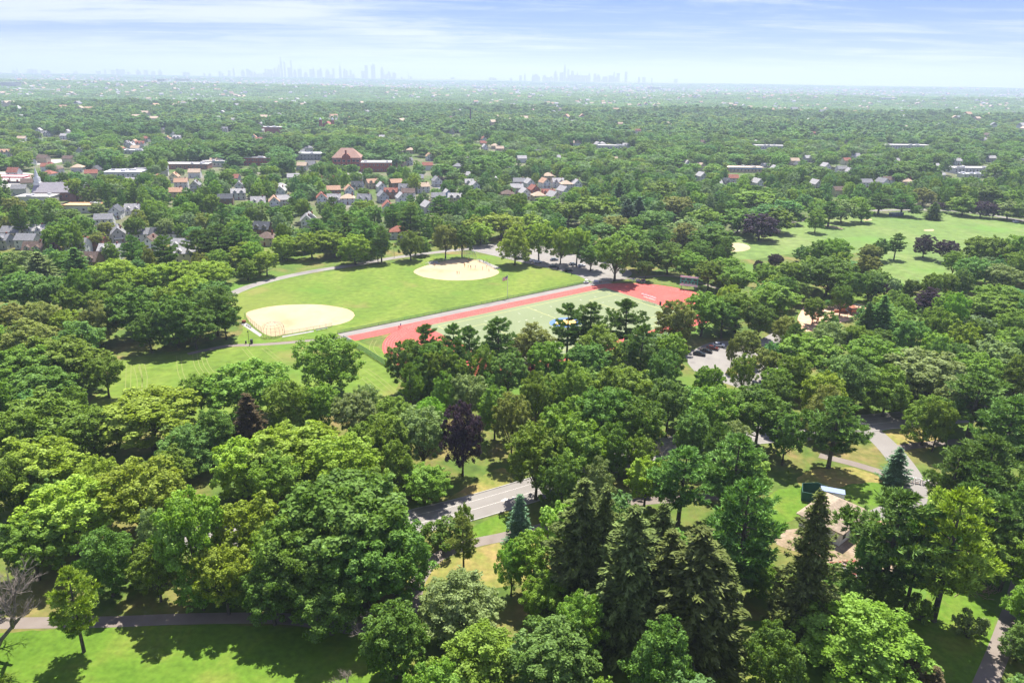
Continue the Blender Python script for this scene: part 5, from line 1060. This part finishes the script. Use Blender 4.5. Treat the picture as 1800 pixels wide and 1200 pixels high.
person(1057, 498, 'stand', 'grey', 'black', 1, 'person standing by the corner beyond the straight', None); person(1161.5, 537, 'stand', 'black', 'black', .5, 'person in black at the end of the turf field', None, .06)
# ------------------------------------------------------------------ filler trees between the hand-placed ones
def crown_samples(x, y, h, w, d=None):
    q = proj(x, y, h * .56)
    if q is None: return None
    rw = w * .5 * FPX / q[2]; rh = max(h * .40 * FPX / q[2], rw * .5); return q, rw, rh
OFF = [(0, 0), (.7, 0), (-.7, 0), (0, .8), (0, -.8), (.5, .55), (-.5, .55), (.5, -.55), (-.5, -.55)]
def covers(x, y, h, w, lim=1):
    s = crown_samples(x, y, h, w)
    if s is None: return False
    q, rw, rh = s; c = 0
    for a, e_ in OFF:
        i = int((q[0] + a * rw) // 4); j = int((q[1] + e_ * rh) // 4)
        if 0 <= i < CW and 0 <= j < CH and PROT[j, i] > q[2] + 2: c += 1
    return c > lim
for t in TREES:      # upper half of every hand-placed crown should stay in sight too
    s = crown_samples(t['x'], t['y'], t['h'], t['w'])
    if s is None: continue
    q, rw, rh = s
    j0, j1, i0, i1 = int((q[1] - rh * .9) // 4), int((q[1] + rh * .25) // 4), int((q[0] - rw * .6) // 4), int((q[0] + rw * .6) // 4)
    for j in range(max(0, j0), min(CH - 1, j1) + 1):
        for i in range(max(0, i0), min(CW - 1, i1) + 1): PROT[j, i] = max(PROT[j, i], q[2] - 3)
def shades(x, y, h, w):
    for f in (.25, .55, .8):
        for dx in (-.3, .3):
            q = proj(x - f * h * .53 * math.sin(SUN_AZ) + dx * w, y - f * h * .53, 0); i, j = int(q[0] // 4), int(q[1] // 4)
            if 0 <= i < CW and 0 <= j < CH and OPENM[j, i]: return True
    return False
def blocked(x, y, m=3.0):
    for o in OPEN:
        if inpoly(x, y, o): return True
    for p, hw in ROADS:
        for k in range(0, len(p), 2):
            if (p[k][0] - x) ** 2 + (p[k][1] - y) ** 2 < (hw + m) ** 2: return True
    for bx, by, br in BIG:
        if (bx - x) ** 2 + (by - y) ** 2 < br * br: return True
    return False
cell = {}
def near_tree(x, y, w):
    ci, cj = int(x // 14), int(y // 14)
    for a in (-1, 0, 1):
        for c in (-1, 0, 1):
            for t in cell.get((ci + a, cj + c), ()):
                if (t[0] - x) ** 2 + (t[1] - y) ** 2 < (.36 * (t[2] + w)) ** 2: return True
    return False
def put(x, y, w): cell.setdefault((int(x // 14), int(y // 14)), []).append((x, y, w))
for t in TREES: put(t['x'], t['y'], t['w'])
hcell = {}
for h in HOUSES: hcell.setdefault((int(h['x'] // 20), int(h['y'] // 20)), []).append(h)
def near_house(x, y, r):
    ci, cj = int(x // 20), int(y // 20)
    return any((h['x'] - x) ** 2 + (h['y'] - y) ** 2 < r * r for a in (-1, 0, 1) for c in (-1, 0, 1) for h in hcell.get((ci + a, cj + c), ()))
FILLC = ['G', 'G', 'D', 'G', 'B', 'Y', 'G', 'O', 'W', 'G', 'D', 'L']
y = 70.0
while y < 740:
    x = -y * .82 - 40
    while x < y * .82 + 40:
        px_, py_ = x + random.uniform(-3.4, 3.4), y + random.uniform(-3.4, 3.4); x += 9.2
        h = random.uniform(9.5, 19.5); w = random.uniform(8, 15)
        q = proj(px_, py_, h)
        if q is None or q[1] > 1250 and abs(q[0] - 900) < 900: continue
        if blocked(px_, py_, 4.0) or near_tree(px_, py_, w) or (py_ > 440 and near_house(px_, py_, 8)): continue
        if covers(px_, py_, h, w, 0) or shades(px_, py_, h, w): continue
        k = 'broad'; col = random.choice(FILLC)
        if random.random() < .08: k = 'pine'; col = 'N'; w *= .75; h *= 1.1
        if random.random() < .02 and py_ > 260: col = 'P'; h *= .7; w *= .7
        add_tree(k, px_, py_, h, w, col, False); put(px_, py_, w)
    y += 9.2
# ------------------------------------------------------------------ which trees show most: coarse visibility pass from the photograph's standpoint
VB = np.zeros((400, 600), np.int32)
order = sorted(range(len(TREES)), key=lambda i: math.hypot(TREES[i]['x'], TREES[i]['y']))
for i in order:
    t = TREES[i]; s = crown_samples(t['x'], t['y'], t['h'], t['w']); t['vis'] = 0; t['uv'] = (-1, -1)
    if s is None: continue
    q, rw, rh = s; t['uv'] = (q[0], q[1] - rh); t['d'] = q[2]
    rx, ry = rw / 3, rh / 3; cx_, cy_ = q[0] / 3, q[1] / 3
    x0, x1, y0, y1 = int(max(0, cx_ - rx)), int(min(599, cx_ + rx)), int(max(0, cy_ - ry)), int(min(399, cy_ + ry))
    if x1 < x0 or y1 < y0: continue
    yy, xx = np.mgrid[y0:y1 + 1, x0:x1 + 1]; msk = (((xx - cx_) / max(rx, .6)) ** 2 + ((yy - cy_) / max(ry, .6)) ** 2 <= 1) & (VB[y0:y1 + 1, x0:x1 + 1] == 0)
    t['vis'] = int(msk.sum()); VB[y0:y1 + 1, x0:x1 + 1][msk] = i + 1
def species(t):
    if t['col'] in 'PR' and t['kind'] == 'broad': return 'purple_tree'
    return {'broad': 'broadleaf_tree', 'pine': 'pine_tree', 'spruce': 'spruce_tree', 'dead': 'dead_tree', 'shrub': 'shrub'}[t['kind']]
cnt = {}
for t in sorted(TREES, key=lambda t: -t['vis']):
    sp = species(t); n = cnt.get(sp, 0); lim = 300 if sp == 'broadleaf_tree' else 90
    t['solo'] = t['vis'] >= (9 if t['hand'] else 14) and n < lim
    if t['solo']: cnt[sp] = n + 1
ZONES = [(0, 980, 330, 1300, 'by the front lawn at bottom left'), (330, 980, 745, 1300, 'beside the shaded path at the bottom'), (745, 980, 1080, 1300, 'at the bottom centre'), (1080, 980, 1400, 1300, 'on the lower right grass'), (1400, 980, 1900, 1300, 'at the bottom right'),
    (0, 800, 330, 980, 'in the left foreground'), (330, 800, 780, 980, 'behind the front lawn'), (780, 800, 1000, 980, 'by the sunlit park road'), (1000, 800, 1350, 980, 'in the central evergreen stand'), (1350, 760, 1650, 980, 'around the park house yard'), (1650, 760, 1900, 980, 'at the right edge by the path'),
    (0, 680, 220, 800, 'left edge below the mown field'), (220, 680, 480, 800, 'in front of the mown field'), (480, 680, 720, 800, 'left of the purple tree'), (720, 680, 900, 800, 'beside the purple tree'), (900, 680, 1150, 800, 'right of the purple tree'), (1150, 680, 1400, 760, 'below the small lot'), (1400, 660, 1900, 760, 'around the right-hand park road'),
    (0, 500, 215, 680, 'left of the mown field'), (215, 480, 420, 680, 'left of the near infield'), (420, 560, 660, 680, 'between mown field and track'), (660, 540, 860, 680, 'in front of the track bend'), (860, 500, 1000, 680, 'in front of the turf field'), (1000, 500, 1160, 680, 'before the turf, right half'), (1160, 480, 1400, 680, 'around the small lot'), (1400, 480, 1560, 660, 'around the playground'), (1560, 480, 1900, 660, 'right of the playground'),
    (0, 425, 165, 500, 'below the left row of houses'), (165, 425, 425, 500, 'behind the left clump'), (0, 380, 425, 425, 'among the left row of houses'), (400, 380, 560, 470, 'left along the far road'), (560, 380, 680, 470, 'along the far road middle'), (680, 380, 860, 470, 'behind the far infield'), (860, 380, 1035, 480, 'in the far parking lot'), (1035, 380, 1220, 500, 'behind the scoreboard end'), (1220, 380, 1400, 500, 'left of the right playing field'), (1400, 400, 1560, 500, 'below the right field'), (1560, 390, 1900, 500, 'near side of the right field'),
    (0, 300, 400, 380, 'in the left part of town'), (400, 300, 640, 380, 'left of the crowded houses'), (640, 300, 860, 380, 'among the crowded central houses'), (860, 300, 1040, 380, 'above the far parking lot'), (1040, 300, 1240, 380, 'in the wood right of the houses'), (1240, 300, 1420, 400, 'left end of the right field'), (1420, 300, 1620, 400, 'behind the blue shelter'), (1620, 300, 1900, 400, 'far edge of the right field'), (0, 200, 600, 300, 'in the upper left town'), (600, 200, 1200, 300, 'in the upper middle town'), (1200, 200, 1900, 300, 'in the upper right town')]
def zone(u, v):
    u = min(1799, max(0, u))
    for a, b_, c, d, s in ZONES:
        if a <= u < c and b_ <= v < d: return s
    return 'near the picture edge'
ORD = ['first', 'second', 'third', 'fourth', 'fifth', 'sixth', 'seventh', 'eighth', 'ninth', 'tenth', 'eleventh', 'twelfth']
def set_labels(items, noun_group):
    """items: (object, look, place, u). Same look in the same place is told apart by its order from the left."""
    by = {}
    for it in items: by.setdefault((it[1], it[2]), []).append(it)
    for (look, place), L in by.items():
        L.sort(key=lambda q: q[3])
        for k, it in enumerate(L):
            if len(L) == 1: s = f'{look} {place}'
            elif len(L) == 2: s = f'{look} {place}, {"left" if k == 0 else "right"} of two alike'
            elif k == len(L) - 1: s = f'{look} {place}, rightmost alike'
            elif k < 12: s = f'{look} {place}, {ORD[k]} alike from left'
            else: s = f'{look} {place}, one of many alike'; it[0]['group'] = f'{look} {place}'[:60]
            it[0]['label'] = s
SPN = {'broadleaf_tree': 'leafy tree', 'purple_tree': 'leafy tree', 'pine_tree': 'layered pine', 'spruce_tree': 'conical spruce', 'dead_tree': 'bare dead tree', 'shrub': 'bush'}
GRP = {'broadleaf_tree': 'leafy trees of the park', 'purple_tree': 'purple-leaved trees', 'pine_tree': 'layered pines of the park', 'spruce_tree': 'conical spruces', 'dead_tree': 'bare dead trees', 'shrub': 'park bushes'}
lab = []; stuff_near = []
for t in TREES:
    if not t['solo']:
        if t['kind'] in ('broad', 'pine'): stuff_near.append(t)
        continue
    k = t['kind']; sp = species(t); H0, W0 = DIM[k]
    pk = 'broadm' if k == 'broad' and t.get('d', 0) > 430 else k
    vs = PROTO[pk]; tr, cr = vs[t['var'] % len(vs)]
    o = thing(sp, '', 'bush' if k == 'shrub' else 'tree', (t['x'], t['y'], 0), random.uniform(0, 6.28), GRP[sp], (t['w'] / W0, t['w'] / W0, t['h'] / H0))
    obj('trunk', tr, o)
    c = CC[t['col']]; f = random.uniform(.92, 1.1)
    obj('branches' if k == 'dead' else 'crown', cr, o, col=tuple(q * f for q in c))
    sz = 'large ' if t['vis'] > 330 else 'small ' if t['vis'] < 60 else ''
    look = 'bare grey dead tree' if k == 'dead' else f"{sz}{CNAME[t['col']]} {SPN[sp]}"
    lab.append((o, look, zone(*t['uv']), t['uv'][0]))
def leaning_dead_tree():
    p = G(-12, 1150); o = thing('dead_tree', 'bare grey dead tree leaning in from the bottom left edge', 'tree', p, 0, GRP['dead_tree']); tr, br = dead_tree(557, 24, .9, (.75, .12)); obj('trunk', tr, o); obj('branches', br, o)
    p = G(-30, 1120); o = thing('dead_tree', 'bare dead tree behind the leaning one at the left edge', 'tree', p, 0, GRP['dead_tree']); tr, br = dead_tree(560, 19, 1.0, (.6, .1)); obj('trunk', tr, o); obj('branches', br, o)
leaning_dead_tree()
set_labels(lab, 'tree')

# ------------------------------------------------------------------ town and distant woodland as masses
def far_tree(seed, n, a, h=14, w=12):
    tr, cr = broadleaf(seed, n, a, h, w, .06, 12, rough=.16, csize=1.5); bpy.data.meshes.remove(tr); return cr
def patch(seed, n_tr=46, S=90.0, nl=80, a=1.5):
    r = np.random.default_rng(seed); P = []; NN = []
    for k in range(n_tr):
        cx_, cy_ = r.uniform(-S / 2, S / 2, 2); h = r.uniform(9, 16); w = r.uniform(4.5, 8.5); D = nrm(r.normal(size=(nl, 3)) + np.array([0, 0, .5])); P.append(np.array([cx_, cy_, h * .55]) + D * np.array([w, w, h * .45]) * r.uniform(.85, 1.1, (nl, 1))); NN.append(nrm(D + r.normal(size=D.shape) * .2))
    P = np.concatenate(P); NN = np.concatenate(NN); return quads('crown', *leaves(P, NN, a, a * .8, r), LEAF)
def proto_collection(name, entries):
    c = bpy.data.collections.new(name)
    for i, (me, col) in enumerate(entries):
        o = bpy.data.objects.new(f'{name}_{i:03d}', me); c.objects.link(o)
        if isinstance(col, str):
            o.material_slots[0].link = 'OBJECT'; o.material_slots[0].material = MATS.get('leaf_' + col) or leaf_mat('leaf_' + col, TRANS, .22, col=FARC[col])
    return c
def instancer(name, label, pts, coll, n):
    """pts: rows of x, y, z, rotation, sx, sz, index"""
    A = np.array(pts, np.float32); me = bpy.data.meshes.new(name); me.vertices.add(len(A)); me.vertices.foreach_set('co', A[:, :3].ravel())
    me.attributes.new('rotz', 'FLOAT', 'POINT').data.foreach_set('value', A[:, 3].copy()); me.attributes.new('scl', 'FLOAT_VECTOR', 'POINT').data.foreach_set('vector', np.stack([A[:, 4], A[:, 4], A[:, 5]], 1).ravel().copy()); me.attributes.new('idx', 'INT', 'POINT').data.foreach_set('value', A[:, 6].astype(np.int32).copy()); me.update()
    o = obj(name, me); tag(o, label, None, None, 'stuff')
    ng = bpy.data.node_groups.new(name, 'GeometryNodeTree'); ng.interface.new_socket('Geometry', in_out='INPUT', socket_type='NodeSocketGeometry'); ng.interface.new_socket('Geometry', in_out='OUTPUT', socket_type='NodeSocketGeometry')
    N = ng.nodes.new; Lk = ng.links.new; gi = N('NodeGroupInput'); go = N('NodeGroupOutput'); ci = N('GeometryNodeCollectionInfo'); ci.inputs['Collection'].default_value = coll; ci.inputs['Separate Children'].default_value = True; ci.inputs['Reset Children'].default_value = True
    ip = N('GeometryNodeInstanceOnPoints'); ip.inputs['Pick Instance'].default_value = True
    def na(nm, ty): q = N('GeometryNodeInputNamedAttribute'); q.data_type = ty; q.inputs['Name'].default_value = nm; return [s for s in q.outputs if s.enabled and s.name == 'Attribute'][0]
    cx_ = N('ShaderNodeCombineXYZ'); Lk(na('rotz', 'FLOAT'), cx_.inputs[2]); e2 = N('FunctionNodeEulerToRotation'); Lk(cx_.outputs[0], e2.inputs[0])
    Lk(gi.outputs[0], ip.inputs['Points']); Lk(ci.outputs[0], ip.inputs['Instance']); Lk(na('idx', 'INT'), ip.inputs['Instance Index']); Lk(e2.outputs[0], ip.inputs['Rotation']); Lk(na('scl', 'FLOAT_VECTOR'), ip.inputs['Scale']); Lk(ip.outputs[0], go.inputs[0])
    md = o.modifiers.new('scatter', 'NODES'); md.node_group = ng; return o
cols = ['G', 'D', 'Y', 'B', 'O', 'D', 'G', 'W']
midl = [(m[1], c) for m in PROTO['broadm'] for c in ('G', 'D', 'Y', 'B', 'G', 'W')]
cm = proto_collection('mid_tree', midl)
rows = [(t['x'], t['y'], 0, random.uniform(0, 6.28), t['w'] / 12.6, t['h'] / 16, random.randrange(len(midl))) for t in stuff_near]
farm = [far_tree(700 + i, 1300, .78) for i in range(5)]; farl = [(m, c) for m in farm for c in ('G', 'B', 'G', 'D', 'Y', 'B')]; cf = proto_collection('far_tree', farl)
rowf = []; y = 700.0
while y < 2700:
    st = 14.2 + (y - 700) * .003; x = -y * .80 - 40
    while x < y * .80 + 40:
        px_, py_ = x + random.uniform(-.42, .42) * st, y + random.uniform(-.42, .42) * st; x += st
        if py_ < 735: continue
        h = random.uniform(9, 19); w = random.choice([random.uniform(10, 16), random.uniform(16, 30), random.uniform(15, 25)])
        if random.random() < .05: continue
        sx_, sy_ = px_ * .94 + py_ * .34, py_ * .94 - px_ * .34
        if (abs(sx_ % 128 - 64) < 6 or abs(sy_ % 210 - 105) < 6) and random.random() < .75: continue
        stand = math.sin(px_ * .011 + 2 * math.sin(py_ * .006)) + math.cos(py_ * .009 + 1.7 * math.sin(px_ * .008)) + random.gauss(0, .55)
        h *= 1 + .13 * stand; w *= 1 + .10 * stand; tone = 0 if stand > .9 else 1 if stand > .1 else 2 if stand > -.8 else 3
        if blocked(px_, py_, 3) or near_house(px_, py_, 6.8): continue
        z = TZ(px_, py_)
        if covers(px_, py_, h + z, w, 0): continue
        if py_ < 1250: rows.append((px_, py_, z, random.uniform(0, 6.28), w / 12.6, h / 16, random.randrange(5) * 6 + random.choice(((1, 3), (0, 4), (4, 0, 3), (2, 5, 0))[tone])))
        else: rowf.append((px_, py_, z, random.uniform(0, 6.28), w / 12, h / 14, random.randrange(5) * 6 + random.choice(((3, 1), (0, 2), (1, 5), (4, 0))[tone])))
    y += st
instancer('woodland', 'trees filling the park woods and the near town', rows, cm, 0)
instancer('town_woodland', 'continuous treetops of the town towards the horizon', rowf, cf, 0)
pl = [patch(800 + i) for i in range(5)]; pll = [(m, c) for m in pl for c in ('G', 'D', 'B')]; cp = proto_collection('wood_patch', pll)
rowp = []; y = 2700.0
while y < 11000:
    st = 62 + (y - 2700) * .012; x = -y * .80
    while x < y * .80:
        px_, py_ = x + random.uniform(-.4, .4) * st, y + random.uniform(-.4, .4) * st; x += st
        if random.random() < .06 + .25 * sst(6000, 9500, py_): continue
        rowp.append((px_, py_, TZ(px_, py_) - .5, random.uniform(0, 6.28), st / 66, random.uniform(.8, 1.15), random.randrange(len(pll))))
    y += st
instancer('distant_woodland', 'hazy far woodland stretching to the horizon', rowp, cp, 0)
# pale specks of far town: roofs and walls too many and too small to pick apart
hb = []
for k, (w, r_) in enumerate([('white', 'light'), ('tan', 'tan'), ('white', 'grey'), ('white', 'orange')]):
    b = MB(); b.box(-6, -5, 0, 6, 5, 7, 0); b.prism([(-5.4, 7), (5.4, 7), (0, 10)], 'x', -6.3, 6.3, 1)
    hb.append((b.mesh('far_house', [mat('far_wall_' + w, WALLC[w], .8), mat('far_roof_' + r_, ROOFC[r_], .9)]), (1, 1, 1)))
ch_ = proto_collection('far_house', hb); rowh = []
for k in range(3600):
    y = random.uniform(1500, 9500) if k % 3 else random.uniform(3000, 9500); x = random.uniform(-.78, .78) * y
    cl_ = math.sin(x * .0031 + y * .0019) + math.cos(x * .0017 - y * .0043) + math.sin(y * .0061)
    if cl_ < -.1 and k % 4: continue
    s = random.uniform(.9, 1.5) * (1 + .5 * sst(3000, 8000, y)); rowh.append((x, y, TZ(x, y) + random.uniform(1, 5) * sst(1800, 3500, y), random.choice([0, .3, 1.6, 1.2]), s, s * random.uniform(.9, 1.4), random.randrange(4)))
instancer('distant_town', 'pale specks of far houses among hazy trees', rowh, ch_, 0)

# ------------------------------------------------------------------ warehouses on the plain
FARB = []
def farbox(u, v, w, d, h, col, name='warehouse', z=None):
    p = G(u, v); r = math.hypot(p.x, p.y)
    for _ in range(3): zt = TZ(p.x, p.y); p = G(u, v, zt)
    b = MB(); b.box(-w / 2, -d / 2, -3, w / 2, d / 2, h); t = thing(name, '', 'warehouse', (p.x, p.y, p.z), random.uniform(-.1, .1), 'pale warehouses on the far plain'); obj('wall', b.mesh('wall', PAINT), t, col=col); b = MB(); b.box(-w / 2 - .5, -d / 2 - .5, h + .01, w / 2 + .5, d / 2 + .5, h + 1); obj('roof', b.mesh('roof', PAINT), t, col=(.5, .49, .47)); FARB.append((t, u, v))
for u, v, w, h in [(55, 163, 200, 16), (20, 155, 90, 30), (138, 162, 40, 12), (186, 164, 110, 12), (190, 168, 130, 10), (213, 163, 60, 12), (258, 164, 150, 10), (322, 142, 110, 14), (285, 143, 50, 14), (575, 150, 150, 14), (1150, 156, 110, 12), (1145, 172, 120, 10), (1180, 180, 130, 14), (1135, 168, 60, 14), (1420, 180, 120, 12), (1560, 176, 90, 12), (1640, 188, 150, 10), (1760, 186, 170, 12), (1790, 178, 130, 20), (1350, 165, 110, 14), (1280, 170, 80, 14), (840, 158, 60, 24), (870, 160, 40, 22), (760, 163, 90, 14), (700, 157, 80, 18)]:
    farbox(u, v, w, 40, h, random.choice([(.62, .62, .62), (.55, .50, .46), (.44, .43, .41)]))
set_labels([(t, 'pale low warehouse', 'on the hazy plain ' + ('at left' if u < 400 else 'left of centre' if u < 800 else 'at centre' if u < 1200 else 'at right'), u) for t, u, v in FARB], 'warehouse')
for t, u, v in FARB: BIG.append((t.location.x, t.location.y, 60))

# ------------------------------------------------------------------ skyline
SKY_D = 14500.0
SKYM = mat('tower_facade', (.27, .27, .26), .7, objcol=False)
SKYL = []
def tower(u, vt, wp, typ='box', d=SKY_D):
    hb = 129 + u * .0155; vt = hb + (vt - hb) * .86; dr = ray(u, vt); k = d / dr.y; x, zt = dr.x * k, CAMZ + dr.z * k; w = wp * d / FPX; z0 = 30; zt = max(zt, 75); H = zt - z0; t = thing('skyscraper', '', 'skyscraper', (x, d + random.uniform(-250, 250), z0), random.uniform(-.3, .3), 'city skyline towers on the horizon')
    b = MB(); dd = w * .8
    if typ == 'box': b.box(-w / 2, -dd / 2, 0, w / 2, dd / 2, H)
    elif typ == 'step': b.box(-w / 2, -dd / 2, 0, w / 2, dd / 2, H * .72); b.box(-w * .32, -dd * .32, H * .72 + .01, w * .32, dd * .32, H * .9); b.box(-w * .16, -dd * .16, H * .9 + .01, w * .16, dd * .16, H)
    elif typ == 'taper': b.tube([(0, 0, 0), (0, 0, H * .7), (0, 0, H)], [w * .7, w * .6, w * .35], 4)
    elif typ == 'spire': b.box(-w / 2, -dd / 2, 0, w / 2, dd / 2, H * .62); b.box(-w * .3, -dd * .3, H * .62 + .01, w * .3, dd * .3, H * .78)
    elif typ == 'slant': b.prism([(-w / 2, 0), (w / 2, 0), (w / 2, H * .9), (-w / 2, H)], 'y', -dd / 2, dd / 2)
    obj('shaft', b.mesh('shaft', SKYM), t)
    if typ == 'spire': b = MB(); b.tube([(0, 0, H * .78), (0, 0, H)], [w * .16, w * .03], 5); obj('spire', b.mesh('spire', SKYM), t)
    SKYL.append((t, u, H, typ, wp))
for u, v, w, ty in [(494, 95, 3.4, 'taper'), (508, 101, 2.4, 'box'), (490, 110, 2, 'box'), (497.5, 102, 3, 'slant'), (480, 115, 2.6, 'step'), (486, 117, 3, 'box'), (525, 112, 2.6, 'spire'), (551, 116, 3, 'step'), (568, 116, 4, 'step'), (595, 105, 4, 'spire'), (587, 118, 3, 'box'), (606, 118, 4.5, 'step'), (409, 116, 3.2, 'step'), (424, 120, 6, 'step'), (435, 119, 4, 'box'), (462, 119, 3, 'box'), (474, 120, 7, 'box'), (503, 116, 6, 'box'), (514, 119, 5, 'step'), (532, 119, 5, 'box'), (541, 119, 6, 'box'), (560, 121, 6, 'box'), (577, 119, 6, 'step'), (645, 111, 4.8, 'box'), (653, 111, 4.6, 'slant'), (659, 107, 4.4, 'slant'), (672, 115, 5, 'taper'), (632, 122, 3, 'box'), (640, 123, 3.4, 'box'), (621, 121, 3, 'box'), (612, 122, 4, 'box'), (681, 123, 6, 'step'), (690, 126, 5, 'box'), (719, 121, 1, 'spire'),
    (923, 123, 3, 'spire'), (915, 131, 4, 'box'), (937, 124, 3, 'spire'), (942, 128, 11, 'step'), (957, 130, 7, 'step'), (977, 121, 5.5, 'step'), (987, 125, 6.5, 'box'), (994, 109, 4.2, 'taper'), (1000, 118, 3.2, 'box'), (1006, 120, 4.2, 'slant'), (1015, 122, 4, 'spire'), (1023, 125, 3, 'spire'), (1034, 126, 4.6, 'step'), (1045, 127, 4, 'box'), (1053, 129, 8, 'step'), (1077, 123, 3.2, 'step'), (1087, 126, 5, 'box'), (1072, 131, 7, 'box'), (1101, 123, 3.8, 'box'), (1124, 134, 2.6, 'box'), (1132, 134, 2.2, 'box'), (1137, 134.5, 2.4, 'box'), (1149, 136, 2.4, 'box'), (1030, 131, 14, 'box'), (1010, 130, 16, 'box'), (1062, 133, 8, 'box'), (1184, 137.5, 5, 'box'),
    (14, 116, 2, 'spire'), (46, 120, 9, 'box'), (88, 122, 8, 'step'), (186, 118, 3, 'spire'), (212, 119, 4.5, 'step'), (203, 122, 5, 'box'), (225, 121, 7, 'box'), (243, 121, 6, 'step'), (262, 122, 5, 'box'), (288, 121, 5, 'step'), (378, 124, 4, 'box'), (396, 122, 3, 'box'), (448, 122, 6, 'step')]:
    tower(u, v, w, ty)
for k in range(84):
    u = random.choice([random.uniform(-20, 480), random.uniform(430, 720), random.uniform(-20, 1160), random.uniform(960, 1060)]); hor = 122 + (u / 1800) * 27
    hh = random.uniform(1, 4.5) if u < 430 else random.uniform(1.5, 8) if u < 680 else random.uniform(.3, 3) if u < 960 else random.uniform(1, 7); tower(u, hor + 2.5 - hh, random.uniform(2.5, 6), random.choice(['box', 'box', 'step']))
set_labels([(t, ('pale slim ' if w < 3 else 'pale broad ' if w > 5 else 'pale ') + ('tapering ' if ty == 'taper' else 'spired ' if ty == 'spire' else 'stepped ' if ty == 'step' else 'slant-topped ' if ty == 'slant' else 'flat-topped ') + 'tower', 'on the skyline ' + ('far left' if u < 300 else 'left' if u < 430 else 'left cluster' if u < 560 else 'left cluster end' if u < 720 else 'between the clusters' if u < 900 else 'right cluster' if u < 1040 else 'right cluster end'), u) for t, u, H, ty, w in SKYL], 'tower')
# ------------------------------------------------------------------ labels of the houses
def hzone(u, v):
    if u < 350 and v > 365: return 'in the left row'
    if 350 <= u < 560 and v > 330: return 'behind left roadside trees'
    if u < 350 and v < 268: return 'in upper left street'
    if u < 420: return 'in town at left'
    if u < 560: return 'left of the brick school'
    if u < 700 and v > 300: return 'below the brick school'
    if u < 860 and v > 300: return 'in the central streets'
    if u < 1060 and v > 300: return 'above the far parking lot'
    if v > 280 and u > 1180: return 'beyond the right field'
    if v < 240: return 'far off at upper ' + ('left' if u < 600 else 'centre' if u < 1200 else 'right')
    return 'in town at upper ' + ('left' if u < 600 else 'centre' if u < 1200 else 'right')
TY = {'side': 'house', 'cape': 'low house', 'front': 'gable-fronted house', 'hip': 'hip-roofed house'}
set_labels([(h['o'], f"{h['wall']} {TY[h['typ']]} with {dict(grey='grey', slate='dark slate', light='pale grey', brown='brown', red='reddish', orange='orange', tan='tan')[h['roof']]} roof", hzone(h['u'], h['v']), h['u']) for h in HOUSES], 'house')

# ------------------------------------------------------------------ haze
def haze():
    b = MB(); S = 30000; b.box(-S, -S, -40, S, S, 460); m = bpy.data.materials.new('haze'); m.use_nodes = True; nt = m.node_tree; nt.nodes.clear()
    o = nt.nodes.new('ShaderNodeOutputMaterial'); v = nt.nodes.new('ShaderNodeVolumePrincipled'); v.inputs['Color'].default_value = (.535, .615, .80, 1); v.inputs['Density'].default_value = HAZE; v.inputs['Anisotropy'].default_value = .3
    nt.links.new(v.outputs[0], o.inputs['Volume']); x = obj('haze', b.mesh('haze', m)); x['kind'] = 'stuff'
HAZE = 0.000125
haze()
print('TREES', len(TREES), cnt, 'stuff', len(rows), len(rowf), len(rowp), 'houses', len(HOUSES))
